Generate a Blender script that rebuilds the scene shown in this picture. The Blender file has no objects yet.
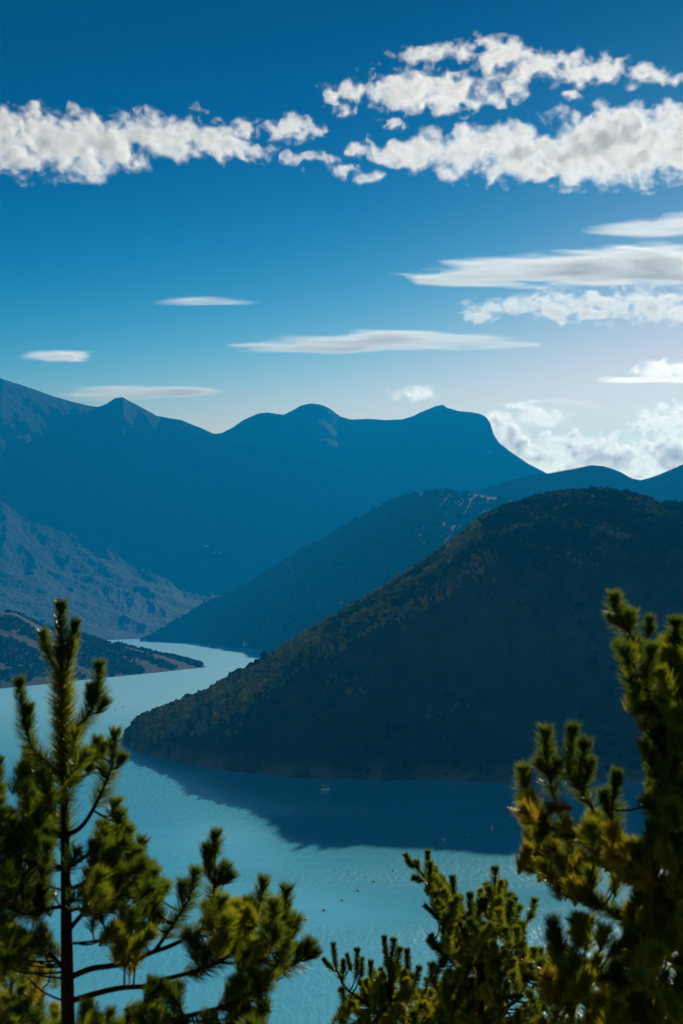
import bpy, math, random
import numpy as np
from mathutils import Vector

random.seed(7)
RNG = np.random.default_rng(11)
C = bpy.context.scene.collection
S = bpy.context.scene
R = math.radians

# ------------------------------------------------------------------ camera
EYE = 150.0                      # height of the eye above the lake
F = 1407.0                       # focal length in photograph pixels
PITCH = math.atan(91.0 / F)
CX, CY = 341.5, 512.0
cam = bpy.data.cameras.new('camera')
cam.sensor_fit = 'VERTICAL'
cam.sensor_height = 36.0
cam.sensor_width = 24.0
cam.lens = 36.0 * F / 1024.0
cam.clip_start = 0.1
cam.clip_end = 200000.0
cam.dof.use_dof = True
cam.dof.focus_distance = 1500.0
cam.dof.aperture_fstop = 7.0
camo = bpy.data.objects.new('camera', cam)
camo.location = (0, 0, EYE)
camo.rotation_euler = (math.pi / 2 + PITCH, 0, 0)
C.objects.link(camo)
S.camera = camo

# ------------------------------------------------------------------ light
SUN_EL, SUN_AZ = 20.0, 17.0      # degrees above the horizon / to the right of straight ahead
w = bpy.data.worlds.new('World')
S.world = w
w.use_nodes = True
nt = w.node_tree
nt.nodes.clear()
sky = nt.nodes.new('ShaderNodeTexSky')
sky.sky_type = 'NISHITA'
sky.sun_disc = False
sky.sun_elevation = R(SUN_EL)
sky.sun_rotation = R(SUN_AZ)
sky.altitude = 900.0
sky.air_density = 1.0
sky.dust_density = 0.07
sky.ozone_density = 4.0
# a deep polarised sky: each channel of the sky texture through its own film curve
SKY_S = 0.10
sep = nt.nodes.new('ShaderNodeSeparateColor')
com = nt.nodes.new('ShaderNodeCombineColor')
nt.links.new(sky.outputs[0], sep.inputs[0])
for i, (power, at_ref, ref, top) in enumerate(((9.6, 0.32, 0.30, 1.5), (5.9, 0.84, 0.55, 2.0), (4.7, 0.71, 0.86, 3.2))):
    m1 = nt.nodes.new('ShaderNodeMath'); m1.operation = 'MULTIPLY'; m1.inputs[1].default_value = SKY_S / ref
    m2 = nt.nodes.new('ShaderNodeMath'); m2.operation = 'POWER'; m2.inputs[1].default_value = power
    m3 = nt.nodes.new('ShaderNodeMath'); m3.operation = 'MULTIPLY'; m3.inputs[1].default_value = at_ref / SKY_S
    m5 = nt.nodes.new('ShaderNodeMath'); m5.operation = 'MULTIPLY_ADD'; m5.inputs[1].default_value = SKY_S / top; m5.inputs[2].default_value = 1.0
    m4 = nt.nodes.new('ShaderNodeMath'); m4.operation = 'DIVIDE'                 # soft shoulder towards the horizon
    nt.links.new(m3.outputs[0], m5.inputs[0]); nt.links.new(m5.outputs[0], m4.inputs[1])
    nt.links.new(sep.outputs[i], m1.inputs[0]); nt.links.new(m1.outputs[0], m2.inputs[0])
    nt.links.new(m2.outputs[0], m3.inputs[0]); nt.links.new(m3.outputs[0], m4.inputs[0])
    nt.links.new(m4.outputs[0], com.inputs[i])
bg = nt.nodes.new('ShaderNodeBackground')
bg.inputs[1].default_value = SKY_S
wo = nt.nodes.new('ShaderNodeOutputWorld')
nt.links.new(com.outputs[0], bg.inputs[0])
nt.links.new(bg.outputs[0], wo.inputs[0])

sun = bpy.data.lights.new('sun', 'SUN')
sun.energy = 5.0
sun.angle = R(0.5)
sun.color = (1.0, 0.91, 0.77)
suno = bpy.data.objects.new('sun', sun)
SDIR = Vector((math.cos(R(SUN_EL)) * math.sin(R(SUN_AZ)), math.cos(R(SUN_EL)) * math.cos(R(SUN_AZ)), math.sin(R(SUN_EL))))
suno.rotation_euler = SDIR.to_track_quat('Z', 'Y').to_euler()
suno.location = (0, 0, 400)
C.objects.link(suno)

S.view_settings.view_transform = 'Standard'
S.view_settings.look = 'None'
S.view_settings.exposure = 0.35
S.view_settings.gamma = 1.0
S.view_settings.use_curve_mapping = False
S.render.engine = 'CYCLES'
S.cycles.use_denoising = True
S.cycles.max_bounces = 10
S.cycles.volume_bounces = 4
S.cycles.transparent_max_bounces = 48
S.cycles.sample_clamp_indirect = 4.0

# ------------------------------------------------------------------ helpers
def W(px, py, D):
    """point of the photograph at distance D (metres ahead of the camera)"""
    u = (px - CX) / F
    v = (CY - py) / F
    y = math.cos(PITCH) - math.sin(PITCH) * v
    z = math.sin(PITCH) + math.cos(PITCH) * v
    k = D / y
    return np.array((u * k, D, EYE + z * k))

def water_D(py):
    v = (CY - py) / F
    y = math.cos(PITCH) - math.sin(PITCH) * v
    z = math.sin(PITCH) + math.cos(PITCH) * v
    return -EYE * y / z

def _hash(ix, iy, iz, seed):
    h = (ix.astype(np.int64) * 374761393 + iy.astype(np.int64) * 668265263 + iz.astype(np.int64) * 2147483647 + seed * 1274126177) & 0xffffffff
    h = ((h ^ (h >> 13)) * 1274126177) & 0xffffffff
    h = ((h ^ (h >> 16)) * 2246822519) & 0xffffffff
    h = h ^ (h >> 15)
    return (h & 0xffffff).astype(np.float32) / np.float32(0xffffff)

def vnoise(x, y, z, seed=0):
    """smooth value noise, 0..1"""
    x0, y0, z0 = np.floor(x), np.floor(y), np.floor(z)
    fx, fy, fz = x - x0, y - y0, z - z0
    fx = fx * fx * fx * (fx * (fx * 6 - 15) + 10)
    fy = fy * fy * fy * (fy * (fy * 6 - 15) + 10)
    fz = fz * fz * fz * (fz * (fz * 6 - 15) + 10)
    x0, y0, z0 = x0.astype(np.int64), y0.astype(np.int64), z0.astype(np.int64)
    r = 0.0
    for dx in (0, 1):
        wx = fx if dx else 1 - fx
        for dy in (0, 1):
            wy = fy if dy else 1 - fy
            for dz in (0, 1):
                wz = fz if dz else 1 - fz
                r = r + _hash(x0 + dx, y0 + dy, z0 + dz, seed) * (wx * wy * wz)
    return r

def fbm(x, y, z, octaves=4, seed=0, gain=0.5, lac=2.03):
    """-1..1"""
    a, s, t = 1.0, 0.0, 0.0
    for o in range(octaves):
        k = lac ** o
        s = s + a * (vnoise(x * k + 17.3 * o, y * k - 9.1 * o, z * k + 4.7 * o, seed + o) * 2 - 1)
        t += a
        a *= gain
    return s / t

def ridged(x, y, z, octaves=4, seed=0):
    a, s, t = 1.0, 0.0, 0.0
    for o in range(octaves):
        k = 2.07 ** o
        n = 1 - np.abs(vnoise(x * k + 7.3 * o, y * k - 3.1 * o, z * k, seed + o) * 2 - 1)
        s = s + a * n * n
        t += a
        a *= 0.5
    return s / t

def mesh_np(name, verts, faces, mat, parent=None, smooth=True, tone=None):
    """verts (n,3), faces (m,k) with one k -> linked mesh object; tone = per-face-corner-free point attribute"""
    verts = np.asarray(verts, dtype=np.float32)
    faces = np.asarray(faces, dtype=np.int32)
    me = bpy.data.meshes.new(name)
    k = faces.shape[1]
    me.vertices.add(len(verts))
    me.vertices.foreach_set('co', verts.ravel())
    me.loops.add(faces.size)
    me.loops.foreach_set('vertex_index', faces.ravel())
    me.polygons.add(len(faces))
    me.polygons.foreach_set('loop_start', np.arange(0, faces.size, k, dtype=np.int32))
    me.polygons.foreach_set('loop_total', np.full(len(faces), k, dtype=np.int32))
    me.polygons.foreach_set('use_smooth', np.full(len(faces), smooth, dtype=bool))
    if tone is not None:
        at = me.attributes.new('tone', 'FLOAT', 'POINT')
        at.data.foreach_set('value', np.asarray(tone, dtype=np.float32))
    me.update(calc_edges=True)
    me.validate()
    me.materials.append(mat)
    o = bpy.data.objects.new(name, me)
    C.objects.link(o)
    if parent:
        o.parent = parent
    return o

def tag(o, label=None, cat=None, group=None, kind=None):
    if label: o['label'] = label
    if cat: o['category'] = cat
    if group: o['group'] = group
    if kind: o['kind'] = kind
    return o

def empty(name, loc, label=None, cat=None, group=None):
    o = bpy.data.objects.new(name, None)
    o.empty_display_size = 0.3
    o.location = loc
    C.objects.link(o)
    return tag(o, label, cat, group)

# ------------------------------------------------------------------ materials
def new_mat(name):
    m = bpy.data.materials.new(name)
    m.use_nodes = True
    t = m.node_tree
    b = t.nodes['Principled BSDF']
    return m, t, b

def N(t, kind, **kw):
    n = t.nodes.new(kind)
    for k, v in kw.items():
        setattr(n, k, v)
    return n

def ramp(t, fac, stops):
    r = N(t, 'ShaderNodeValToRGB')
    e = r.color_ramp.elements
    e[0].position, e[0].color = stops[0][0], (*stops[0][1], 1)
    e[1].position, e[1].color = stops[1][0], (*stops[1][1], 1)
    for p, c in stops[2:]:
        x = e.new(p)
        x.color = (*c, 1)
    t.links.new(fac, r.inputs[0])
    return r.outputs[0]

def noise_fac(t, scale, detail=6, rough=0.55, stretch=(1, 1, 1)):
    g = N(t, 'ShaderNodeNewGeometry')
    mp = N(t, 'ShaderNodeVectorMath', operation='MULTIPLY')
    mp.inputs[1].default_value = stretch
    t.links.new(g.outputs['Position'], mp.inputs[0])
    n = N(t, 'ShaderNodeTexNoise')
    n.inputs['Scale'].default_value = scale
    n.inputs['Detail'].default_value = detail
    n.inputs['Roughness'].default_value = rough
    t.links.new(mp.outputs[0], n.inputs['Vector'])
    return n.outputs['Fac']

def mix(t, fac, a, b):
    m = N(t, 'ShaderNodeMixRGB')
    if isinstance(fac, float): m.inputs[0].default_value = fac
    else: t.links.new(fac, m.inputs[0])
    for i, x in ((1, a), (2, b)):
        if isinstance(x, tuple): m.inputs[i].default_value = (*x, 1)
        else: t.links.new(x, m.inputs[i])
    return m.outputs[0]

def bump(t, b, fac, strength, dist):
    n = N(t, 'ShaderNodeBump')
    n.inputs['Strength'].default_value = strength
    n.inputs['Distance'].default_value = dist
    t.links.new(fac, n.inputs['Height'])
    t.links.new(n.outputs[0], b.inputs['Normal'])

def terrain_mat(name, woods, soil, rock, scale, bumpd, low=None, solid=False):
    """woods, soil and rock in patches; low = (colour, z0, z1): paler low ground (meadows, shore, painted-in haze) that thins out with altitude"""
    m, t, b = new_mat(name)
    f1 = noise_fac(t, scale, 8, 0.6)
    f2 = noise_fac(t, scale * 4.3, 6, 0.65)
    c1 = ramp(t, f1, [(0.40, woods), (0.56, soil), (0.70, rock)])
    c2 = ramp(t, f2, [(0.35, tuple(x * 0.55 for x in woods)), (0.65, tuple(min(1, x * 1.25) for x in soil))])
    c = mix(t, 0.45, c1, c2)
    if low:
        g = N(t, 'ShaderNodeNewGeometry')
        sx = N(t, 'ShaderNodeSeparateXYZ'); t.links.new(g.outputs['Position'], sx.inputs[0])
        mr = N(t, 'ShaderNodeMapRange'); mr.inputs[1].default_value = low[1]; mr.inputs[2].default_value = low[2]
        mr.inputs[3].default_value = 1.0; mr.inputs[4].default_value = 0.0
        t.links.new(sx.outputs[2], mr.inputs[0])
        pat = ramp(t, noise_fac(t, scale * 2.2, 7, 0.6), [(0.38, (0.05, 0.05, 0.05)), (0.60, (1, 1, 1))] if solid else [(0.42, (0, 0, 0)), (0.56, (1, 1, 1))])
        mm = N(t, 'ShaderNodeMath', operation='MULTIPLY')
        t.links.new(mr.outputs[0], mm.inputs[0]); t.links.new(pat, mm.inputs[1])
        c = mix(t, mm.outputs[0], c, low[0])
    t.links.new(c, b.inputs['Base Color'])
    b.inputs['Roughness'].default_value = 0.95
    b.inputs['Specular IOR Level'].default_value = 0.1
    bump(t, b, f2, 0.9, bumpd)
    return m

M_NEAR = terrain_mat('scrubby_slope', (0.018, 0.023, 0.010), (0.034, 0.034, 0.016), (0.060, 0.052, 0.036), 0.012, 6.0, ((0.16, 0.14, 0.11), 2.0, 15.0), True)
M_SPIT = terrain_mat('wooded_spit', (0.022, 0.028, 0.016), (0.034, 0.032, 0.022), (0.055, 0.05, 0.038), 0.012, 8.0)
M_MID = terrain_mat('wooded_ridge', (0.030, 0.038, 0.022), (0.038, 0.042, 0.026), (0.048, 0.048, 0.033), 0.0035, 25.0)
M_FAR = terrain_mat('mountain_side', (0.014, 0.027, 0.017), (0.019, 0.033, 0.022), (0.030, 0.043, 0.036), 0.0045, 30.0, ((0.030, 0.052, 0.036), 40.0, 620.0))  # low colour lightens the lower slopes: meadows, and valley haze painted in
M_BANK = terrain_mat('dry_grass_slope', (0.05, 0.06, 0.02), (0.12, 0.10, 0.06), (0.22, 0.19, 0.14), 0.3, 0.3)

# ------------------------------------------------------------------ terrain
def poly(pts, xs):
    p = np.array(pts, float)
    return np.interp(xs, p[:, 0], p[:, 1])

def hermite_cols(Dk, zk, n, sharp=None):
    """monotone cubic through control rows; Dk, zk (K, cols) -> D, z (rows, cols)"""
    K = Dk.shape[0]
    h = np.diff(Dk, axis=0)
    d = np.diff(zk, axis=0) / h
    m = np.zeros_like(zk)
    m[0], m[-1] = d[0], d[-1]
    for i in range(1, K - 1):
        same = d[i - 1] * d[i] > 0
        w1, w2 = 2 * h[i] + h[i - 1], h[i] + 2 * h[i - 1]
        with np.errstate(divide='ignore', invalid='ignore'):
            v = (w1 + w2) / (w1 / d[i - 1] + w2 / d[i])
        m[i] = np.where(same, v, 0.0)
    Ds, zs, ts = [], [], []
    for i in range(K - 1):
        m0, m1 = m[i], m[i + 1]
        if sharp == i + 1: m1 = d[i]              # a crest line that stays an edge
        if sharp == i: m0 = d[i]
        for j in range(n[i]):
            s = j / n[i]
            h00, h10 = 2 * s**3 - 3 * s**2 + 1, s**3 - 2 * s**2 + s
            h01, h11 = -2 * s**3 + 3 * s**2, s**3 - s**2
            Ds.append(Dk[i] + s * h[i])
            zs.append(h00 * zk[i] + h10 * h[i] * m0 + h01 * zk[i + 1] + h11 * h[i] * m1)
            ts.append(i + s)
    Ds.append(Dk[-1]); zs.append(zk[-1]); ts.append(K - 1.0)
    return np.array(Ds), np.array(zs), np.array(ts)

class Hill:
    """a hill from profile curves: base, (shoulder), crest, back; each a function of the bearing"""
    def __init__(self, name, xs, rows, nrow, crest_row, mat, amp, scale, seed, ridge=0.0, ridge_scale=0.002, crest_amp=0.35, along=(0.0, 0.0), sharp=False, warp=0.0):
        xs = np.asarray(xs, float)
        Dk = np.array([r[0] for r in rows]); zk = np.array([r[1] for r in rows])
        D, z, t = hermite_cols(Dk, zk, nrow, crest_row if sharp else None)
        u = (xs - CX) / F / math.cos(PITCH)
        X = u[None, :] * D
        env = np.clip(t / crest_row, 0, 1)
        env = np.where(t <= crest_row, np.sin(np.pi * np.clip(env, 0, 1)) ** 0.8 * (1 - crest_amp) + crest_amp * env, crest_amp + (t - crest_row) * 0.5)
        env = np.clip(env, 0, 1)[:, None] * np.clip((z + 4) / 30.0, 0, 1)
        zz = 0 * X + seed * 3.3
        n = fbm(X * scale, D * scale, zz, 5, seed)
        z = z + amp * n * env
        if ridge:
            q = ridged(X * ridge_scale + D * along[0], D * ridge_scale * 0.35 + X * along[1], zz, 5, seed + 50) - 0.5
            z = z + ridge * q * env
        if warp:
            X = X + warp * fbm(X * 0.0011, D * 0.0016, zz + 5, 4, seed + 90) * env
        self.D, self.X, self.z, self.t, self.xs = D, X, z, t, xs
        r, c = D.shape
        idx = np.arange(r * c).reshape(r, c)
        fc = np.stack([idx[:-1, :-1], idx[:-1, 1:], idx[1:, 1:], idx[1:, :-1]], -1).reshape(-1, 4)
        self.obj = mesh_np(name, np.stack([X, D, z], -1).reshape(-1, 3), fc, mat, smooth=not sharp)
        tag(self.obj, kind='structure')
    def sample(self, n, rng, tmin, tmax, weight=None):
        """random ground points with t in a range, uniform over ground area"""
        i0 = np.searchsorted(self.t, tmin); i1 = min(np.searchsorted(self.t, tmax), len(self.t) - 1)
        a = np.abs((self.X[i0:i1, 1:] - self.X[i0:i1, :-1]) * (self.D[i0 + 1:i1 + 1, 1:] - self.D[i0:i1, 1:]))
        if weight is not None: a = a * weight(self.t[i0:i1, None], self.xs[None, :-1])
        p = a.ravel() / a.sum()
        k = rng.choice(a.size, n, p=p)
        i, j = k // a.shape[1] + i0, k % a.shape[1]
        s, q = rng.random(n), rng.random(n)
        def lerp(A):
            return (A[i, j] * (1 - s) + A[i + 1, j] * s) * (1 - q) + (A[i, j + 1] * (1 - s) + A[i + 1, j + 1] * s) * q
        return np.stack([lerp(self.X), lerp(self.D), lerp(self.z)], -1), self.t[i] + s * (self.t[i + 1] - self.t[i]), self.xs[j]

def Zat(py, D):
    """height of the line of sight through picture row py at distance D (arrays)"""
    v = (CY - np.asarray(py, float)) / F
    y = math.cos(PITCH) - math.sin(PITCH) * v
    z = math.sin(PITCH) + math.cos(PITCH) * v
    return EYE + z * np.asarray(D) / y

def WD(py):
    v = (CY - np.asarray(py, float)) / F
    return -EYE * (math.cos(PITCH) - math.sin(PITCH) * v) / (math.sin(PITCH) + math.cos(PITCH) * v)

# the near wooded hill on the right
xs = np.concatenate([np.arange(124, 700, 1.6), np.arange(700, 1200, 8.0)])
sk = poly([(124, 742), (130, 737), (140, 723), (155, 716), (170, 709), (190, 700), (210, 691), (230, 679), (255, 665), (270, 656), (300, 636), (330, 618), (360, 600), (390, 583), (420, 564), (450, 543), (480, 521), (510, 506), (540, 497), (570, 492), (600, 492), (630, 495), (650, 501), (660, 506), (683, 504), (740, 500), (820, 515), (950, 560), (1200, 640)], xs) + np.interp(xs, [130, 200, 300, 420, 520], [0, 3, 4.5, 5.5, 7.5])
sp = poly([(124, 743), (132, 741), (150, 739), (180, 735), (200, 728), (230, 711), (260, 691), (300, 661), (340, 636), (380, 609), (420, 583), (450, 566), (480, 550), (520, 543), (560, 540), (600, 539), (640, 545), (683, 548), (760, 548), (850, 565), (950, 610), (1200, 690)], xs)
bs = poly([(124, 743.5), (129, 745), (140, 753), (160, 758), (200, 766), (250, 774), (300, 778), (350, 780), (420, 781), (520, 782), (700, 783), (1200, 786)], xs)
Db = WD(bs) + 11 * 1.0 * fbm(xs * 0.07, 0 * xs, 0 * xs, 5, 41, 0.55)
slope = poly([(124, 0.45), (200, 0.5), (300, 0.52), (400, 0.58), (480, 0.76), (540, 0.85), (700, 0.86), (1200, 0.7)], xs)
k = (Zat(sp, 1000.0) - EYE) / 1000.0
Ds = (EYE + slope * Db) / (slope - k)
Ds = np.maximum(Ds, Db + 6)
Dc = Ds + poly([(124, 16), (150, 100), (200, 200), (300, 290), (400, 400), (480, 540), (540, 640), (600, 680), (683, 680), (1200, 500)], xs)
zc = Zat(sk, Dc)
hill_near = Hill('near_hill', xs, [(Db - 60, 0 * xs - 26), (Db, 0 * xs - 0.5), (Ds, Zat(sp, Ds)), (Dc, zc), (Dc + 160 + zc, zc * 0.55 - 8), (Dc + 420 + 2 * zc, 0 * xs - 25)], [4, 60, 60, 14, 8], 3, M_NEAR, 9.0, 0.014, 3, ridge=14.0, ridge_scale=0.009, crest_amp=0.12)

# the low spit on the left
xs = np.concatenate([np.arange(-500, -10, 6.0), np.arange(-10, 207, 1.5)])
sk = poly([(-500, 560), (-200, 596), (0, 612), (15, 611), (30, 618), (45, 626), (70, 631), (100, 639), (130, 646), (160, 653), (185, 659), (203, 665), (207, 667)], xs) + np.interp(xs, [0, 150, 207], [1.5, 1.5, 0])
bs = poly([(-500, 730), (-200, 705), (0, 689), (50, 684), (100, 678.5), (150, 673.5), (190, 669), (207, 667.5)], xs)
Db = WD(bs)
Dc = Db + poly([(-500, 700), (0, 620), (100, 430), (150, 300), (190, 130), (207, 20)], xs)
zc = Zat(sk, Dc)
hill_spit = Hill('spit_hill', xs, [(Db - 60, 0 * xs - 20), (Db, 0 * xs - 0.5), ((Db * 0.6 + Dc * 0.4), zc * 0.52), (Dc, zc), (Dc + 200 + zc, zc * 0.5 - 8), (Dc + 600 + zc, 0 * xs - 25)], [3, 24, 30, 10, 6], 3, M_SPIT, 10.0, 0.008, 5, ridge=14.0, ridge_scale=0.006, crest_amp=0.2)

# foreland and the wooded ridge behind the near hill
xs = np.concatenate([np.arange(178, 520, 2.0), np.arange(520, 900, 12.0)])
sk = poly([(178, 641), (200, 637), (232, 630), (262, 623), (300, 612), (350, 600), (450, 585), (900, 560)], xs)
bs = poly([(178, 641.5), (200, 643), (225, 646), (233, 648), (262, 649), (285, 660), (900, 685)], xs)
Db = WD(bs); Dc = Db + poly([(178, 30), (230, 300), (300, 600), (900, 900)], xs); zc = Zat(sk, Dc)
hill_fore = Hill('foreland', xs, [(Db - 60, 0 * xs - 15), (Db, 0 * xs - 0.5), ((Db + Dc) / 2, zc * 0.55), (Dc, zc), (Dc + 300 + zc, zc * 0.6 - 6)], [2, 14, 14, 8], 3, M_MID, 12.0, 0.006, 8, crest_amp=0.3)

xs = np.concatenate([np.arange(140, 560, 1.6), np.arange(560, 1100, 8.0)])
sk = poly([(140, 642), (150, 637), (165, 627), (180, 617), (210, 601), (240, 586), (270, 568), (300, 549), (320, 539), (341, 525), (365, 513), (391, 499), (415, 492), (441, 489), (470, 492), (520, 500), (600, 510), (1100, 520)], xs) + np.interp(xs, [140, 200], [0, 1.5])
bs = poly([(140, 642), (160, 641), (200, 641.5), (232, 645), (262, 648), (285, 660), (440, 680), (1100, 684)], xs)
Db = WD(bs); Dc = np.maximum(Db + 40, poly([(140, 5400), (200, 5750), (260, 5800), (300, 5950), (370, 5850), (440, 5500), (1100, 5200)], xs)); zc = Zat(sk, Dc)
hill_mid = Hill('wooded_ridge', xs, [(Db - 80, 0 * xs - 20), (Db, 0 * xs - 0.5), (Db * 0.55 + Dc * 0.45, zc * 0.42), (Dc, zc), (Dc + 700 + zc, zc * 0.5)], [2, 40, 40, 10], 3, M_MID, 50.0, 0.0022, 12, ridge=80.0, ridge_scale=0.0026, crest_amp=0.12, sharp=True)

# second ridge on the right
xs = np.concatenate([np.arange(380, 700, 1.6), np.arange(700, 1200, 8.0)])
sk = poly([(380, 520), (430, 505), (460, 494), (486, 488), (503, 483), (516, 479), (535, 475), (551, 473), (571, 469), (591, 465), (604, 466), (621, 472), (632, 478), (641, 480), (655, 476), (668, 471), (683, 464), (720, 452), (800, 440), (1200, 470)], xs)
Dc = 0 * xs + 7200; zc = Zat(sk, Dc)
hill_right = Hill('right_ridge', xs, [(0 * xs + 6100, 0 * xs + 60), (0 * xs + 6700, zc * 0.5), (Dc, zc), (Dc + 1800, zc * 0.4)], [16, 30, 8], 2, M_MID, 70.0, 0.0016, 15, ridge=110.0, ridge_scale=0.0018, crest_amp=0.10, sharp=True)

# the big mountain on the left
xs = np.concatenate([np.arange(-700, -10, 8.0), np.arange(-10, 470, 1.6)])
sk = poly([(-700, 480), (-400, 400), (-150, 368), (-40, 372), (0, 379), (25, 387), (50, 396), (75, 403), (95, 407), (104, 404), (113, 398), (121, 397), (130, 402), (145, 410), (160, 418), (185, 428), (205, 436), (225, 441), (260, 447), (300, 456), (340, 468), (380, 480), (420, 492), (470, 510)], xs)
Db = poly([(-700, 3900), (-100, 4750), (0, 5100), (165, 6050), (300, 7000), (470, 8200)], xs); Dc = poly([(-700, 7600), (0, 8200), (120, 8800), (470, 10100)], xs); zc = Zat(sk, Dc)
f1 = poly([(-700, 0.10), (0, 0.10), (120, 0.07), (250, 0.05), (470, 0.04)], xs)
hill_left = Hill('left_mountain', xs, [(Db - 100, 0 * xs - 20), (Db, 0 * xs - 0.5), (Db * 0.68 + Dc * 0.32, zc * 0.145), (Db * 0.37 + Dc * 0.63, zc * 0.42), (Dc, zc), (Dc + 2200, zc * 0.4)], [2, 30, 50, 50, 10], 4, M_FAR, 26.0, 0.0060, 21, ridge=46.0, ridge_scale=0.0065, crest_amp=0.10, along=(0.0, 0.0006), sharp=True, warp=160.0)

# the far range with the cliff-ended peak
xs = np.concatenate([np.arange(100, 640, 1.4), np.arange(640, 1000, 12.0)])
sk = poly([(100, 412), (140, 413), (180, 420), (200, 428), (214, 434), (222, 433), (232, 428), (243, 420), (258, 414), (268, 413), (284, 415), (292, 411), (301, 406), (311, 404), (320, 405), (329, 408), (341, 417), (352, 420), (370, 419), (385, 420), (402, 419), (414, 415), (426, 409), (436, 405), (443, 404), (447, 407), (458, 410), (470, 411), (480, 413), (487, 417), (491, 424), (493, 434), (499, 443), (510, 452), (528, 464), (548, 474), (570, 485), (640, 505), (1000, 540)], xs)
Dc = poly([(100, 12000), (300, 12000), (440, 12000), (480, 11800), (487, 11760), (500, 11250), (550, 10750), (640, 10400), (1000, 10000)], xs); zc = Zat(sk, Dc)
hill_far = Hill('far_range', xs, [(0 * xs + 8900, 0 * xs + 40), (0 * xs + 10000 - 0 * xs, zc * 0.40), (Dc, zc), (Dc + 2200, zc * 0.4)], [12, 50, 8], 2, M_FAR, 130.0, 0.0011, 31, ridge=260.0, ridge_scale=0.0012, crest_amp=0.07, sharp=True, warp=300.0)

# the bank the camera stands on, and the lake bed line far behind everything
gx = np.linspace(-140, 140, 141); gy = np.concatenate([np.linspace(-40, 40, 81), np.linspace(42, 330, 60)])
GX, GY = np.meshgrid(gx, gy)
def bank_z(x, y):
    return EYE - 1.65 - np.where(y > 0, 0.56 * y, 0.25 * y) + fbm(x * 0.25, y * 0.25, 0 * x, 4, 77) * 0.35 * np.clip(np.hypot(x, y) / 3, 0, 1)
GZ = bank_z(GX, GY)
idx = np.arange(GX.size).reshape(GX.shape)
fc = np.stack([idx[:-1, :-1], idx[:-1, 1:], idx[1:, 1:], idx[1:, :-1]], -1).reshape(-1, 4)
tag(mesh_np('near_bank', np.stack([GX, GY, GZ], -1).reshape(-1, 3), fc, M_BANK), kind='structure')

# ------------------------------------------------------------------ lake
mw, t, b = new_mat('lake_water')
b.inputs['Base Color'].default_value = (0.14, 0.60, 0.74, 1)
b.inputs['IOR'].default_value = 1.33
wind = noise_fac(t, 0.006, 4, 0.55, (0.45, 1.0, 1.0))          # calm slicks and wind-ruffled patches
mr = N(t, 'ShaderNodeMapRange'); mr.inputs[1].default_value = 0.36; mr.inputs[2].default_value = 0.64
mr.inputs[3].default_value = 0.10; mr.inputs[4].default_value = 0.20
t.links.new(wind, mr.inputs[0])
geo = N(t, 'ShaderNodeNewGeometry'); sxy = N(t, 'ShaderNodeSeparateXYZ'); t.links.new(geo.outputs['Position'], sxy.inputs[0])
reach = N(t, 'ShaderNodeMapRange'); reach.inputs[1].default_value = 1150.0; reach.inputs[2].default_value = 2100.0     # choppier water up the open reach
t.links.new(sxy.outputs[1], reach.inputs[0])
rmx = N(t, 'ShaderNodeMix'); t.links.new(reach.outputs[0], rmx.inputs[0]); t.links.new(mr.outputs[0], rmx.inputs[2]); rmx.inputs[3].default_value = 0.72
t.links.new(rmx.outputs[0], b.inputs['Roughness'])
f1 = noise_fac(t, 0.30, 3, 0.6, (1.0, 0.32, 1.0))
f2 = noise_fac(t, 0.06, 2, 0.5, (0.5, 1.0, 1.0))
n2 = N(t, 'ShaderNodeBump'); n2.inputs['Strength'].default_value = 0.12; n2.inputs['Distance'].default_value = 1.2
t.links.new(f2, n2.inputs['Height'])
n1 = N(t, 'ShaderNodeBump'); n1.inputs['Distance'].default_value = 1.3
mr2 = N(t, 'ShaderNodeMapRange'); mr2.inputs[1].default_value = 0.40; mr2.inputs[2].default_value = 0.62
mr2.inputs[3].default_value = 0.08; mr2.inputs[4].default_value = 0.75
t.links.new(wind, mr2.inputs[0]); t.links.new(mr2.outputs[0], n1.inputs['Strength'])
t.links.new(f1, n1.inputs['Height']); t.links.new(n2.outputs[0], n1.inputs['Normal'])
t.links.new(n1.outputs[0], b.inputs['Normal'])
lake = mesh_np('lake_water', [(-7800, 60, 0), (7800, 60, 0), (7800, 14300, 0), (-7800, 14300, 0)], [(0, 1, 2, 3)], mw, smooth=False)
tag(lake, kind='structure')

# ------------------------------------------------------------------ haze
mh = bpy.data.materials.new('valley_haze')
mh.use_nodes = True
t = mh.node_tree
t.nodes.clear()
pv = N(t, 'ShaderNodeVolumePrincipled')
pv.inputs['Color'].default_value = (0.004, 0.40, 0.92, 1)
pv.inputs['Absorption Color'].default_value = (0, 0, 0, 1)
pv.inputs['Density'].default_value = 0.80e-4
pv.inputs['Anisotropy'].default_value = 0.10
o = N(t, 'ShaderNodeOutputMaterial')
t.links.new(pv.outputs[0], o.inputs['Volume'])
HX, HY0, HY1, HZ0, HZ1 = 8000, -600, 14400, -40, 1900
hv = [(x, y, z) for z in (HZ0, HZ1) for y in (HY0, HY1) for x in (-HX, HX)]
hz = mesh_np('haze', hv, [(0, 2, 3, 1), (4, 5, 7, 6), (0, 1, 5, 4), (2, 6, 7, 3), (0, 4, 6, 2), (1, 3, 7, 5)], mh, smooth=False)
tag(hz, kind='stuff')

# ------------------------------------------------------------------ woods on the hills
def ico(level):
    import bmesh
    bm = bmesh.new()
    bmesh.ops.create_icosphere(bm, subdivisions=level, radius=1.0)
    v = np.array([x.co[:] for x in bm.verts], np.float32)
    f = np.array([[y.index for y in x.verts] for x in bm.faces], np.int32)
    bm.free()
    return v, f

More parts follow.
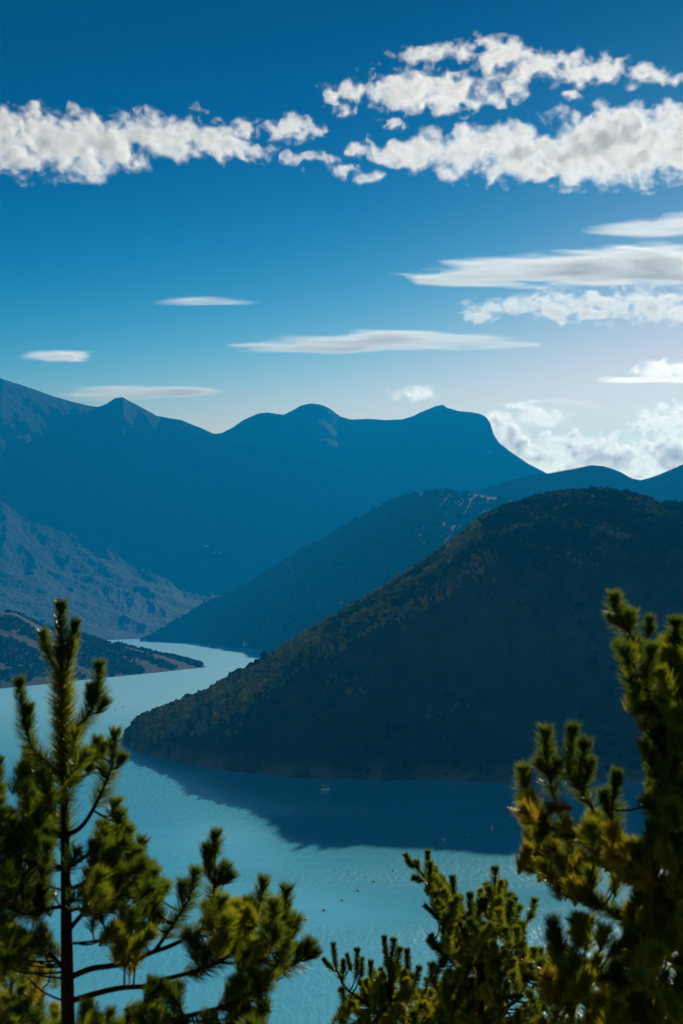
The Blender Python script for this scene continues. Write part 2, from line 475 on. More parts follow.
def foliage_mat(name, stops, trans=0.0):
    m, t, b = new_mat(name)
    a = N(t, 'ShaderNodeAttribute'); a.attribute_name = 'tone'
    col = ramp(t, a.outputs['Fac'], stops)
    t.links.new(col, b.inputs['Base Color'])
    b.inputs['Roughness'].default_value = 0.9
    b.inputs['Specular IOR Level'].default_value = 0.0
    if trans:
        tr = N(t, 'ShaderNodeBsdfTranslucent')
        t.links.new(col, tr.inputs[0])
        ms = N(t, 'ShaderNodeMixShader'); ms.inputs[0].default_value = trans
        t.links.new(b.outputs[0], ms.inputs[1]); t.links.new(tr.outputs[0], ms.inputs[2])
        t.links.new(ms.outputs[0], t.nodes['Material Output'].inputs['Surface'])
    return m

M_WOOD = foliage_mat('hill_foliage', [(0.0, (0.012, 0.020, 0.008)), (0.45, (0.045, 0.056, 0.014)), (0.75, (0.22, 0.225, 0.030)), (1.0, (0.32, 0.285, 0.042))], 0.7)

def crowns(name, pts, rad, lvl, mat, rng, tone, tall=1.15):
    v, f = ico(lvl)
    n = len(pts)
    jit = 1 + (rng.random((n, len(v), 1)) - 0.5) * 0.75
    shape = np.stack([rad * (0.8 + 0.4 * rng.random(n)), rad * (0.8 + 0.4 * rng.random(n)), rad * tall * (0.75 + 0.5 * rng.random(n))], -1)
    P = v[None] * jit * shape[:, None, :] + pts[:, None, :] + np.stack([0 * rad, 0 * rad, rad * 0.75], -1)[:, None, :]
    Fc = f[None] + (np.arange(n) * len(v))[:, None, None]
    T = np.clip(tone[:, None] + (rng.random((n, len(v))) - 0.5) * 0.35, 0, 1)
    return mesh_np(name, P.reshape(-1, 3), Fc.reshape(-1, 3), mat, smooth=False, tone=T.ravel())

rng = np.random.default_rng(5)
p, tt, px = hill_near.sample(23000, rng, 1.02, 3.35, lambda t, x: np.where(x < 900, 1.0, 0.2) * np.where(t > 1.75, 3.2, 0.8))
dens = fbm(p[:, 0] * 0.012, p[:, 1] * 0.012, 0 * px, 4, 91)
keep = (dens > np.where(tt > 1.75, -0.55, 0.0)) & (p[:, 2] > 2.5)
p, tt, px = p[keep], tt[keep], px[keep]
tone = 0.34 + np.where((tt > 1.75) & (px < 480), 0.46, 0.0) + 0.75 * fbm(p[:, 0] * 0.022, p[:, 1] * 0.022, 0 * px, 3, 92) + 0.30 * (rng.random(len(p)) - 0.5)  # crowns on the upper left strip toned brighter, sunlight painted into their colour
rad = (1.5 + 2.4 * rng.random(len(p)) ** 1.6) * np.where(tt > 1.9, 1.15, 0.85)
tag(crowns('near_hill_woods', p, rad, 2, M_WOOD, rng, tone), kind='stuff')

p, tt, px = hill_spit.sample(6500, rng, 1.05, 3.3, lambda t, x: np.where(x > -80, 1.0, 0.05))
dens = fbm(p[:, 0] * 0.006, p[:, 1] * 0.012, 0 * px, 4, 93)
keep = (dens > -0.12) & (p[:, 2] > 2.5)
p = p[keep]
tag(crowns('spit_woods', p, 2.0 + 2.6 * rng.random(len(p)), 1, M_WOOD, rng, 0.22 + 0.5 * rng.random(len(p))), kind='stuff')

p, tt, px = hill_mid.sample(10500, rng, 1.05, 3.2, lambda t, x: np.where(x < 560, 1.0, 0.0))
q, t2, x2 = hill_fore.sample(1500, rng, 1.05, 3.2, lambda t, x: np.where(x < 360, 1.0, 0.0))
p = np.concatenate([p, q])
dens = fbm(p[:, 0] * 0.004, p[:, 1] * 0.004, 0 * p[:, 0], 4, 94)
p = p[(dens > -0.5) & (p[:, 2] > 2.5)]
tag(crowns('ridge_woods', p, 3.0 + 3.5 * rng.random(len(p)), 1, M_WOOD, rng, 0.15 + 0.4 * rng.random(len(p))), kind='stuff')

# ------------------------------------------------------------------ clouds
def surface_net(f):
    """iso-surface of a 3-D array at zero (inside > 0): verts in grid units, quads"""
    ins = f > 0
    nx, ny, nz = f.shape
    cnt = np.zeros((nx - 1, ny - 1, nz - 1), np.float32)
    acc = np.zeros((nx - 1, ny - 1, nz - 1, 3), np.float32)
    corner = [(i, j, k) for i in (0, 1) for j in (0, 1) for k in (0, 1)]
    def sub(a, c):
        return a[c[0]:nx - 1 + c[0], c[1]:ny - 1 + c[1], c[2]:nz - 1 + c[2]]
    for c in corner:
        for ax in range(3):
            if c[ax]: continue
            d = list(c); d[ax] = 1
            a, b_ = sub(f, c), sub(f, d)
            m = (a > 0) != (b_ > 0)
            if not m.any(): continue
            tt = a[m] / (a[m] - b_[m])
            p = np.tile(np.array(c, np.float32), (len(tt), 1)); p[:, ax] = tt
            acc[m] += p; cnt[m] += 1
    act = cnt > 0
    ids = np.full(act.shape, -1, np.int64)
    ids[act] = np.arange(act.sum())
    base = np.argwhere(act).astype(np.float32)
    verts = base + acc[act] / cnt[act][:, None]
    quads = []
    for ax in range(3):
        o1, o2 = [x for x in range(3) if x != ax]
        sl0 = [slice(None)] * 3; sl1 = [slice(None)] * 3
        sl0[ax] = slice(0, -1); sl1[ax] = slice(1, None)
        a, b_ = ins[tuple(sl0)], ins[tuple(sl1)]
        e = np.argwhere(a != b_)
        ok = (e[:, o1] > 0) & (e[:, o2] > 0) & (e[:, o1] < f.shape[o1] - 1) & (e[:, o2] < f.shape[o2] - 1)
        e = e[ok]
        def cid(s1, s2):
            q = e.copy(); q[:, o1] -= s1; q[:, o2] -= s2
            return ids[q[:, 0], q[:, 1], q[:, 2]]
        q = np.stack([cid(1, 1), cid(0, 1), cid(0, 0), cid(1, 0)], -1)
        flip = a[tuple(e.T)] if len(e) else np.zeros(0, bool)
        if ax == 1: flip = ~flip
        q[~flip] = q[~flip][:, ::-1]
        quads.append(q)
    return verts, np.concatenate(quads)

def cloud_mat(name, sigma, mpp, kind, seed, g, fine):
    """vapour whose density billows: strength sigma per metre, shreds of the size fine (picture units)"""
    m = bpy.data.materials.new(name)
    m.use_nodes = True
    t = m.node_tree
    t.nodes.clear()
    tc = N(t, 'ShaderNodeTexCoord')
    mp = N(t, 'ShaderNodeMapping')
    k = 1.0 / (fine * mpp)
    mp.inputs['Scale'].default_value = (k * 0.16, k * 0.3, k * 2.2) if kind == 'lens' else (k * 0.8, k * 0.8, k * 1.15)
    mp.inputs['Location'].default_value = (seed * 3.7, seed * 1.3, seed * 2.1)
    if kind == 'lens': mp.inputs['Rotation'].default_value = (0, R(-4), 0)
    t.links.new(tc.outputs['Object'], mp.inputs['Vector'])
    n = N(t, 'ShaderNodeTexNoise')
    n.inputs['Scale'].default_value = 1.0; n.inputs['Detail'].default_value = 5.0; n.inputs['Roughness'].default_value = 0.66
    t.links.new(mp.outputs[0], n.inputs['Vector'])
    mr = N(t, 'ShaderNodeMapRange')
    lo, hi = (0.34, 0.70) if kind == 'lens' else (0.34, 0.70)
    mr.inputs[1].default_value = lo; mr.inputs[2].default_value = hi
    mr.inputs[3].default_value = 0.0; mr.inputs[4].default_value = 3.0 * sigma
    t.links.new(n.outputs['Fac'], mr.inputs[0])
    v = N(t, 'ShaderNodeVolumeScatter')
    v.inputs['Color'].default_value = (1.0, 0.99, 0.98, 1)
    v.inputs['Anisotropy'].default_value = g
    t.links.new(mr.outputs[0], v.inputs['Density'])
    o = N(t, 'ShaderNodeOutputMaterial')
    t.links.new(v.outputs[0], o.inputs['Volume'])
    m.cycles.volume_step_rate = 1.0
    return m

def cloud(label, D, lobes, kind='puffy', step=1.5, tau=0.042, noise=None, seed=0, group=None, depth=0.8, scale=17.0, stretch=(1, 1, 1), tilt=0.0, g=0.4, fine=None):
    """lobes: (px, py, half width, half height) in picture units at the cloud's own distance D; tau = optical depth per picture unit"""
    L = np.array(lobes, float) * np.array((1, 1, 0.97, 0.90))
    pad = 8
    u0, u1 = (L[:, 0] - L[:, 2]).min() - pad, (L[:, 0] + L[:, 2]).max() + pad
    v0, v1 = (L[:, 1] - L[:, 3]).min() - pad, (L[:, 1] + L[:, 3]).max() + pad
    rw = np.maximum(6.0, L[:, 3] * 0.6) if kind == 'puffy' else np.maximum(8.0, L[:, 3] * 1.3)
    w1 = rw.max() + pad
    u = np.arange(u0, u1, step); v = np.arange(v0, v1, step if kind == 'puffy' else step * 0.6); w = np.arange(-w1, w1, step * 1.3)
    U, V, Wd = np.meshgrid(u, v, w, indexing='ij')
    U = U.astype(np.float32); V = V.astype(np.float32); Wd = Wd.astype(np.float32)
    f = np.full(U.shape, -9.0, np.float32)
    if kind == 'puffy':                                               # curl the outline before shaping it
        wu = fbm(U / 30, V / 22, Wd / 30, 3, seed + 200); wv = fbm(U / 26, V / 20, Wd / 30, 3, seed + 300)
        U0, V0 = U, V
        U = U + 9 * wu; V = V + 5 * wv
    for (a, b_, ru, rv), r3 in zip(L, rw):
        dv = (V - b_) / rv
        if kind == 'lens': dv = np.where(dv > 0, dv * 1.6, dv)      # flat below, domed above
        q = 1 - np.sqrt(((U - a) / ru) ** 2 + dv ** 2 + (Wd / r3) ** 2)
        f = np.maximum(f, q)
    sx, sy, sz = stretch
    a1 = noise if noise is not None else (1.55 if kind == 'puffy' else 0.6)
    n = fbm(U / (scale * sx) + tilt * V / scale, V / (scale * sy), Wd / (scale * sz), 6 if kind == 'puffy' else 4, seed, 0.66)
    f = f - (0.10 if kind == 'puffy' else 0.10) * a1 + a1 * n
    f[0], f[-1], f[:, 0], f[:, -1], f[:, :, 0], f[:, :, -1] = -1, -1, -1, -1, -1, -1
    mpp = D / F                                                       # metres per picture unit out there
    c = W(L[:, 0].mean(), L[:, 1].mean(), D)
    vs, fs, ms, nv, mats = [], [], [], 0, []
    shells = ((0.24, 0.22), (0.0, 0.55), (-0.28, 1.0)) if kind == 'puffy' else ((0.20, 0.25), (0.0, 0.6), (-0.22, 0.9))
    for q, (off, share) in enumerate(shells):                         # a thin veil round denser and denser hearts
        g_ = f + off
        g_[0], g_[-1], g_[:, 0], g_[:, -1], g_[:, :, 0], g_[:, :, -1] = -1, -1, -1, -1, -1, -1
        vt, fc = surface_net(g_)
        if not len(fc): continue
        uu = u0 + vt[:, 0] * step; vv = v0 + vt[:, 1] * (v[1] - v[0]); ww = -w1 + vt[:, 2] * (w[1] - w[0])
        vs.append(np.stack([(uu - CX) * mpp - c[0], ww * mpp, -(vv - L[:, 1].mean()) * mpp * 1.02], -1))
        fs.append(fc + nv); ms.append(np.full(len(fc), len(mats))); nv += len(vt)
        mats.append(cloud_mat('cloud_vapour', tau * share / mpp, mpp, kind, seed + q * 0.37, g, fine or (11 if kind == 'puffy' else 22)))
    o = mesh_np('cloud', np.concatenate(vs), np.concatenate(fs), mats[0], smooth=True)
    for x in mats[1:]: o.data.materials.append(x)
    if len(o.data.polygons) == sum(map(len, ms)): o.data.polygons.foreach_set('material_index', np.concatenate(ms).astype(np.int32))
    o.location = c
    return tag(o, label, 'cloud', group)

cloud('long ragged white cloud reaching in from the left edge of the sky', 90000,
      [(-90, 138, 90, 34), (-20, 140, 60, 34), (30, 143, 55, 33), (70, 138, 50, 28), (100, 150, 50, 30), (140, 136, 45, 24), (175, 132, 45, 20), (205, 140, 30, 20), (170, 152, 28, 12)], seed=1, tilt=-0.25, scale=15)
cloud('slanting white shred of cloud right of the long left cloud, lower of the pair', 90000, [(255, 152, 26, 11), (240, 146, 15, 9)], seed=2, step=1.2, scale=9, tilt=-0.4)
cloud('small white puff right of the long left cloud, upper of the pair', 90000, [(240, 127, 19, 11)], seed=3, step=1.2, scale=9)
cloud('loose little cloud with two heads left of the big upper right clouds', 90000, [(283, 131, 22, 12), (297, 123, 17, 9), (310, 131, 15, 8)], seed=4, step=1.2, scale=9)
cloud('thin broken wisp of cloud between the left and right cloud banks', 90000, [(308, 157, 24, 7), (340, 168, 22, 6), (368, 175, 20, 5)], seed=5, step=1.2, scale=9, tau=0.036, noise=1.6)
cloud('faint shred of cloud floating above the tiny round puff', 90000, [(346, 113, 13, 8)], seed=31, step=1.0, scale=7, tau=0.035)
cloud('little flat puff between the lumpy cloud and the broad bank at upper right', 90000, [(394, 124, 14, 6)], seed=32, step=1.0, scale=7, tau=0.04)
cloud('small shred of cloud at the left tip of the lumpy upper right cloud', 90000, [(336, 96, 12, 8)], seed=33, step=1.0, scale=7, tau=0.035)
cloud('faint low wisp right of the long middle lens above the lone puff', 90000, [(560, 404, 40, 4), (585, 408, 36, 4)], 'lens', seed=34, step=1.2, tau=0.03, scale=20, stretch=(4.0, 0.28, 1.5), noise=0.9)
cloud('tiny round puff left of the lower of the two upper right clouds', 90000, [(359, 150, 14, 8)], seed=6, step=1.1, scale=8)
cloud('long peaked white cloud highest in the sky at upper right', 90000,
      [(425, 55, 40, 9), (470, 55, 42, 12), (503, 56, 30, 20), (545, 64, 55, 17), (600, 73, 50, 14), (650, 76, 40, 12)], seed=7, step=1.3, scale=13)
cloud('lumpy cloud just under the long peaked cloud at upper right', 90000,
      [(350, 90, 30, 11), (385, 96, 25, 16), (415, 88, 45, 22), (450, 92, 40, 22), (495, 96, 26, 12), (515, 82, 22, 10), (580, 97, 14, 6)], seed=8, step=1.3, scale=12)
cloud('broad white cumulus bank with grey hollows running off the right edge below the peaked cloud', 90000,
      [(400, 153, 28, 15), (430, 156, 40, 20), (475, 152, 50, 25), (530, 154, 55, 29), (590, 150, 60, 34), (640, 144, 60, 36), (625, 120, 26, 16), (675, 140, 40, 36), (560, 172, 70, 15)], seed=9, step=1.5, scale=16)
cloud('faint thin streak of cloud at the right edge above the large streaked cloud', 90000, [(650, 230, 62, 12), (700, 226, 60, 13)], 'lens', seed=10, tau=0.025, scale=24, stretch=(3.5, 0.3, 1.5), depth=0.5)
cloud('large smooth streaked cloud running off the right edge', 90000,
      [(470, 281, 80, 9), (530, 272, 90, 15), (600, 273, 100, 20), (670, 270, 80, 24), (740, 272, 90, 24)], 'lens', seed=11, tau=0.036, scale=26, stretch=(3.5, 0.3, 1.2), noise=0.95, depth=0.5)
cloud('dappled lower layer of small cloudlets under the large streaked cloud', 90000,
      [(480, 317, 30, 6), (510, 308, 36, 11), (560, 306, 50, 15), (610, 307, 60, 16), (660, 306, 50, 16), (720, 306, 60, 16)], seed=12, step=1.3, scale=9, stretch=(1.4, 0.8, 1.2), noise=1.6, tau=0.05)
cloud('long flat lens of cloud low in the middle of the sky', 90000,
      [(330, 349, 100, 7), (380, 345, 100, 11), (440, 347, 100, 9), (385, 338, 50, 9)], 'lens', seed=13, tau=0.042, scale=26, stretch=(4.0, 0.28, 1.5), noise=0.95, depth=0.4)
cloud('smooth lens of cloud resting behind the pointed left summit', 90000, [(145, 393, 75, 9), (105, 398, 50, 8), (175, 391, 55, 6)], 'lens', seed=14, tau=0.055, scale=26, stretch=(4.0, 0.28, 1.5), noise=0.95, depth=0.4)
cloud('tiny flat lens of cloud low at the left above the mountain', 90000, [(58, 358, 30, 7), (45, 357, 28, 5)], 'lens', g=0.55, seed=15, step=1.2, tau=0.042, scale=20, stretch=(3.0, 0.3, 1.5), noise=0.95, depth=0.4)
cloud('flat shelf of cloud at the right edge with a cumulus heap above it', 90000, [(630, 381, 50, 6), (680, 380, 60, 8), (740, 380, 60, 8)], 'lens', g=0.55, seed=16, tau=0.055, scale=22, stretch=(4.0, 0.3, 1.5), noise=0.95, depth=0.4)
cloud('small cumulus heap sitting on the flat shelf cloud at the right edge', 90000, [(663, 371, 26, 11), (690, 368, 26, 11)], g=0.55, seed=17, step=1.2, scale=9, noise=1.2)
cloud('lone little cumulus puff above the cliff-ended peak', 90000, [(413, 394, 21, 9)], g=0.55, seed=18, step=1.1, scale=8, noise=1.2)
cloud('small cumulus above the bright cloud bank right of the cliff', 90000, [(540, 417, 30, 10), (520, 404, 22, 5)], g=0.55, seed=19, step=1.2, scale=9, noise=0.8)
cloud('scattered cumulus at the right edge above the bright low bank', 90000, [(662, 420, 26, 13), (690, 414, 30, 15), (648, 426, 20, 7)], g=0.55, seed=20, step=1.2, scale=9, noise=1.5)
cloud('bright cumulus bank low on the horizon between the cliff and the right ridge', 90000,
      [(500, 432, 22, 20), (520, 445, 30, 20), (550, 455, 34, 22), (590, 452, 40, 20), (630, 458, 45, 22), (680, 455, 50, 22), (570, 475, 80, 14), (650, 478, 70, 12), (740, 455, 60, 24)], g=0.55, seed=21, step=1.4, scale=12, noise=1.4, tau=0.06)
cloud('pale veil of cloud left of centre below the upper clouds', 90000, [(215, 303, 60, 5)], 'lens', seed=22, step=1.5, tau=0.025, scale=24, stretch=(4.0, 0.28, 1.5), noise=0.95, depth=0.4)

# ------------------------------------------------------------------ foreground pines
def bark_mat():
    m, t, b = new_mat('pine_bark')
    f = noise_fac(t, 55.0, 5, 0.6, (1, 1, 0.35))
    t.links.new(ramp(t, f, [(0.35, (0.022, 0.013, 0.009)), (0.68, (0.11, 0.058, 0.034))]), b.inputs['Base Color'])
    b.inputs['Roughness'].default_value = 0.95
    b.inputs['Specular IOR Level'].default_value = 0.1
    bump(t, b, f, 0.8, 0.006)
    return m
M_BARK = bark_mat()

def needle_mat():
    m, t, b = new_mat('pine_needles')
    a = N(t, 'ShaderNodeAttribute'); a.attribute_name = 'tone'
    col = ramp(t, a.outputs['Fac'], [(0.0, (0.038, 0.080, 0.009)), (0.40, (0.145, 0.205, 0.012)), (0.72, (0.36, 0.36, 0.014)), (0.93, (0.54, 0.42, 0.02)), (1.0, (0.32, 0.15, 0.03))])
    t.links.new(col, b.inputs['Base Color'])
    b.inputs['Roughness'].default_value = 0.33
    b.inputs['Specular IOR Level'].default_value = 0.5
    tr = N(t, 'ShaderNodeBsdfTranslucent')
    t.links.new(col, tr.inputs[0])
    ms = N(t, 'ShaderNodeMixShader'); ms.inputs[0].default_value = 0.58
    t.links.new(b.outputs[0], ms.inputs[1]); t.links.new(tr.outputs[0], ms.inputs[2])
    t.links.new(ms.outputs[0], t.nodes['Material Output'].inputs['Surface'])
    return m
M_NEEDLE = needle_mat()

def unit(v):
    return v / np.maximum(np.linalg.norm(v, axis=-1, keepdims=True), 1e-9)

class Needles:
    def __init__(self): self.s, self.e, self.w, self.t = [], [], [], []
    def add(self, s, e, w, tone):
        self.s.append(s); self.e.append(e); self.w.append(np.broadcast_to(w, (len(s),))); self.t.append(np.broadcast_to(tone, (len(s),)))
    def build(self, parent, rng):
        if not self.s: return None
        s, e = np.concatenate(self.s), np.concatenate(self.e)
        w, tn = np.concatenate(self.w), np.concatenate(self.t)
        d = unit(e - s)
        r = unit(np.cross(d, rng.normal(size=d.shape)))
        q = np.cross(d, r)
        mid = s * 0.45 + e * 0.55 + r * (np.linalg.norm(e - s, axis=1) * 0.05)[:, None]
        h = w[:, None] * 0.5
        c = [s + r * h, s + q * h * 0.7, s - r * h, mid + r * h, mid + q * h * 0.7, mid - r * h, e]      # a channelled blade, one leaf thick
        V = np.stack(c, 1)
        n = len(s)
        f = np.array([[0, 1, 4], [0, 4, 3], [1, 2, 5], [1, 5, 4], [3, 4, 6], [4, 5, 6]])
        Fc = f[None] + (np.arange(n) * 7)[:, None, None]
        T = np.repeat(np.clip(tn, 0, 1), 7)
        return mesh_np('needles', V.reshape(-1, 3), Fc.reshape(-1, 3), M_NEEDLE, parent, smooth=False, tone=T)

class Tubes:
    def __init__(self): self.v, self.f, self.n = [], [], 0
    def add(self, pts, rad, sides=6):
        pts = np.asarray(pts, float); rad = np.asarray(rad, float)
        tan = unit(np.gradient(pts, axis=0))
        up = np.array((0.31, 0.83, 0.46))
        a = unit(np.cross(tan, up)); b_ = np.cross(tan, a)
        ang = np.linspace(0, 2 * math.pi, sides, endpoint=False)
        ring = pts[:, None] + rad[:, None, None] * (np.cos(ang)[None, :, None] * a[:, None] + np.sin(ang)[None, :, None] * b_[:, None])
        k = len(pts)
        idx = self.n + np.arange(k * sides).reshape(k, sides)
        nx = np.roll(idx, -1, axis=1)
        self.v.append(ring.reshape(-1, 3)); self.f.append(np.stack([idx[:-1], nx[:-1], nx[1:], idx[1:]], -1).reshape(-1, 4))
        self.v.append(pts[-1:] + tan[-1:] * rad[-1]); tip = self.n + k * sides      # closed, pointed end
        self.f.append(np.stack([idx[-1], nx[-1], np.full(sides, tip), np.full(sides, tip)], -1))
        self.n += k * sides + 1
    def build(self, name, parent, mat=None):
        f = np.concatenate(self.f)
        me_f = [tuple(dict.fromkeys(map(int, q))) for q in f]
        me = bpy.data.meshes.new(name)
        me.from_pydata(np.concatenate(self.v).tolist(), [], me_f)
        me.polygons.foreach_set('use_smooth', np.ones(len(me.polygons), bool))
        me.materials.append(mat or M_BARK)
        o = bpy.data.objects.new(name, me); C.objects.link(o); o.parent = parent
        return o

def smooth_line(p, n=6):
    p = np.asarray(p, float)
    if len(p) < 3: return np.stack([p[0] + (p[-1] - p[0]) * s for s in np.linspace(0, 1, n)])
    q = np.concatenate([[2 * p[0] - p[1]], p, [2 * p[-1] - p[-2]]])
    out = []
    for i in range(1, len(q) - 2):
        for s in np.linspace(0, 1, n, endpoint=False):
            out.append(0.5 * (2 * q[i] + (q[i + 1] - q[i - 1]) * s + (2 * q[i - 1] - 5 * q[i] + 4 * q[i + 1] - q[i + 2]) * s**2 + (-q[i - 1] + 3 * q[i] - 3 * q[i + 1] + q[i + 2]) * s**3))
    out.append(p[-1])
    return np.array(out)

def in_poly(p, poly_):
    x, y = p; c = False
    for i in range(len(poly_)):
        x1, y1 = poly_[i]; x2, y2 = poly_[i - 1]
        if (y1 > y) != (y2 > y) and x < (x2 - x1) * (y - y1) / (y2 - y1) + x1: c = not c
    return c

class Pine:
    def __init__(self, label, D, trunk, seed, needle=0.062, group='pines in the foreground', full=1.0, shift=0.0):
        """trunk: (px, py, radius px) from the tip downwards; it is carried on straight to the ground"""
        self.rng = np.random.default_rng(seed)
        self.D, self.mpp, self.nl, self.full, self.shift = D, D / F, needle, full, shift
        t = smooth_line([(a, b_) for a, b_, r in trunk], 8)
        rr = np.interp(t[:, 1], [b_ for a, b_, r in trunk], [r for a, b_, r in trunk]) * self.mpp
        pts = np.array([W(x, y, D) for x, y in t])
        gz = float(bank_z(np.array(pts[-1][0]), np.array(pts[-1][1])))
        low = np.array([[pts[-1][0], pts[-1][1], z] for z in np.linspace(pts[-1][2], gz - 0.15, 8)[1:]])
        base = low[-1].copy(); base[2] += 0.15
        self.root = empty('pine_tree', base, label, 'tree', group)
        self.off = base
        self.trunk_px = np.array([(a, b_) for a, b_, r in trunk], float)
        tb = Tubes(); tb.add(np.concatenate([pts, low]) - base, np.concatenate([rr, rr[-1] * np.linspace(1.05, 1.7, len(low))]), 10)
        self.trunk = tb.build('trunk', self.root)
        self.br = []
        self.trunk_needles = Needles()
    def P(self, px, py, dd):
        return W(px, py, self.D + dd) - self.off
    def tuft_geo(self, base, tip, hw, nd, tone, dens=1.0, hollow=False):
        r = self.rng
        ax = tip - base; L = np.linalg.norm(ax); ax = ax / L
        nl = self.nl
        stem = max(L - nl * 0.80, L * 0.35)
        n = int(max(60, 2700 * stem * dens * self.full * (0.056 / nl)) + 115 * dens * self.full)
        s = r.random(n) ** 0.85
        top = r.random(n) < 0.30
        s = np.where(top, 0.90 + 0.10 * r.random(n), s)
        half = math.asin(min(0.9, 1.18 * hw / (nl * 1.02)))
        ang = np.where(top, half * 0.95 * np.sqrt(r.random(n)), half * (1.25 - 0.45 * s) * (0.75 + 0.5 * r.random(n)))
        a = unit(np.cross(ax, np.array((0.3, 0.5, 0.81)))); b_ = np.cross(ax, a)
        ph = r.random(n) * 2 * math.pi
        d = np.cos(ang)[:, None] * ax + np.sin(ang)[:, None] * (np.cos(ph)[:, None] * a + np.sin(ph)[:, None] * b_)
        st = base + ax * (s * stem)[:, None]
        ln = nl * (0.78 + 0.3 * r.random(n)) * np.where(top, 0.86, 1.0)
        nd.add(st, st + d * ln[:, None], 0.0023 * (0.8 + 0.4 * r.random(n)) * (1.25 if self.D > 7 else 1.0), tone + 0.22 * (r.random(n) - 0.5))
        return base + ax * stem
    def branch(self, line, r0, depth, tufts=(), brush=0.55, tone=0.45, twig=True, d0=0.0):
        """line: picture polyline from the trunk outwards; depth: metres nearer (-) or farther (+) per picture unit of length; brush: share of the outer length that still carries needles"""
        p = smooth_line(line, 6)
        seg = np.concatenate([[0], np.cumsum(np.hypot(*np.diff(p, axis=0).T))])
        dd = d0 + depth * seg * self.mpp
        P3 = np.array([self.P(x, y, q) for (x, y), q in zip(p, dd)])
        tub = Tubes()
        rad = np.interp(seg, [0, seg[-1]], [r0, max(0.9, r0 * 0.42)]) * self.mpp
        tub.add(P3, rad, 7)
        b = dict(px=p, P=P3, dd=dd, tub=tub, nd=Needles(), seg=seg)
        self.br.append(b)
        r = self.rng
        if brush > 0:
            n = int(seg[-1] * brush * 8.0 * self.full)
            s = seg[-1] * (1 - brush * r.random(n))
            st = np.stack([np.interp(s, seg, P3[:, i]) for i in range(3)], -1)
            tg = unit(np.stack([np.interp(s, seg, np.gradient(P3[:, i])) for i in range(3)], -1))
            rv = unit(np.cross(tg, r.normal(size=tg.shape)))
            ang = R(38) + R(26) * r.random(n)
            d = np.cos(ang)[:, None] * tg + np.sin(ang)[:, None] * rv
            b['nd'].add(st, st + d * (self.nl * (0.85 + 0.35 * r.random(n)))[:, None], 0.0019, np.clip(tone - 0.08 + 0.4 * (r.random(n) - 0.5), 0, 0.95))
        for (bx, by, tx, ty, hw, *tn) in tufts:
            self.tuft(bx, by, tx, ty, hw, (tn[0] if tn else tone), b)
        return b
    def tuft(self, bx, by, tx, ty, hw, tone, b=None, dd=None, dens=1.0):
        """one shoot with its needles, joined by a twig to its branch"""
        if b is None:
            best = None
            for c in self.br:
                q = np.hypot(c['px'][:, 0] - bx, c['px'][:, 1] - by + 6) + np.where(c['px'][:, 1] < by - 4, 60, 0)
                i = int(q.argmin())
                if best is None or q[i] < best[0]: best = (q[i], c, i)
            _, b, i = best
        else:
            i = int(np.hypot(b['px'][:, 0] - bx, b['px'][:, 1] - by).argmin())
        q = b['dd'][i] + (dd if dd is not None else 0.0)
        base, tip = self.P(bx, by, q), self.P(tx, ty, q + self.rng.normal() * 0.25 * abs(ty - by) * self.mpp)
        end = self.tuft_geo(base, tip, hw * self.mpp, b['nd'], tone, dens)
        a = b['P'][i]
        if np.linalg.norm(a - base) > 3 * self.mpp:
            m = (a + base) / 2 + (base - a) * 0.0 - np.array((0, 0, 0.05 * np.linalg.norm(a - base)))
            ctl = base + (base - end) * 0.15
            line = np.array([(1 - q_) ** 2 * a + 2 * q_ * (1 - q_) * ctl + q_ * q_ * end for q_ in np.linspace(0, 1, 8)])
        else:
            line = np.array([base, (base + end) / 2, end])
        b['tub'].add(line, np.linspace(1.25, 0.6, len(line)) * self.mpp * (1.0 if self.D < 6.5 else 0.7), 5)
    def fill(self, poly_, n, lean=(0.0, 0.5), length=(28, 48), hw=(8, 11), tone=(0.15, 0.75), spread=0.35, dens=1.0, aim=None):
        """n more shoots spread through an outline; lean: mean and spread of the tilt (right positive)"""
        r = self.rng
        a = np.array(poly_, float); lo, hi = a.min(0), a.max(0)
        k = 0
        while k < n:
            p = lo + (hi - lo) * r.random(2)
            if not in_poly(p, poly_): continue
            k += 1
            th = lean[0] + lean[1] * r.normal()
            if aim is not None: th = 0.6 * th + 0.8 * math.atan2(p[0] - aim[0], aim[1] - p[1] + 120)
            L = r.uniform(*length)
            tn = r.uniform(*tone)
            self.tuft(p[0] - math.sin(th) * L * 0.6, p[1] + math.cos(th) * L * 0.6, p[0] + math.sin(th) * L * 0.4, p[1] - math.cos(th) * L * 0.4, r.uniform(*hw), tn, dd=r.normal() * spread, dens=dens)
    def trunk_brush(self, y0, y1, n, tone=0.5, up=0.75):
        r = self.rng
        y = r.uniform(y0, y1, n)
        x = np.interp(y, self.trunk_px[:, 1], self.trunk_px[:, 0])
        st = np.array([self.P(a, b_, 0) for a, b_ in zip(x, y)])
        ph = r.random(n) * 2 * math.pi
        e = R(30) + R(35) * r.random(n)
        d = np.stack([np.cos(ph) * np.sin(e), np.sin(ph) * np.sin(e), np.cos(e)], -1)
        self.trunk_needles.add(st, st + d * (self.nl * (1.0 + 0.5 * r.random(n)))[:, None], 0.0024, np.clip(tone + 0.5 * (r.random(n) - 0.5), 0, 0.95))
    def done(self):
        for b in self.br:
            o = b['tub'].build('branch', self.root)
            b['nd'].build(o, self.rng)
        self.trunk_needles.build(self.trunk, self.rng)

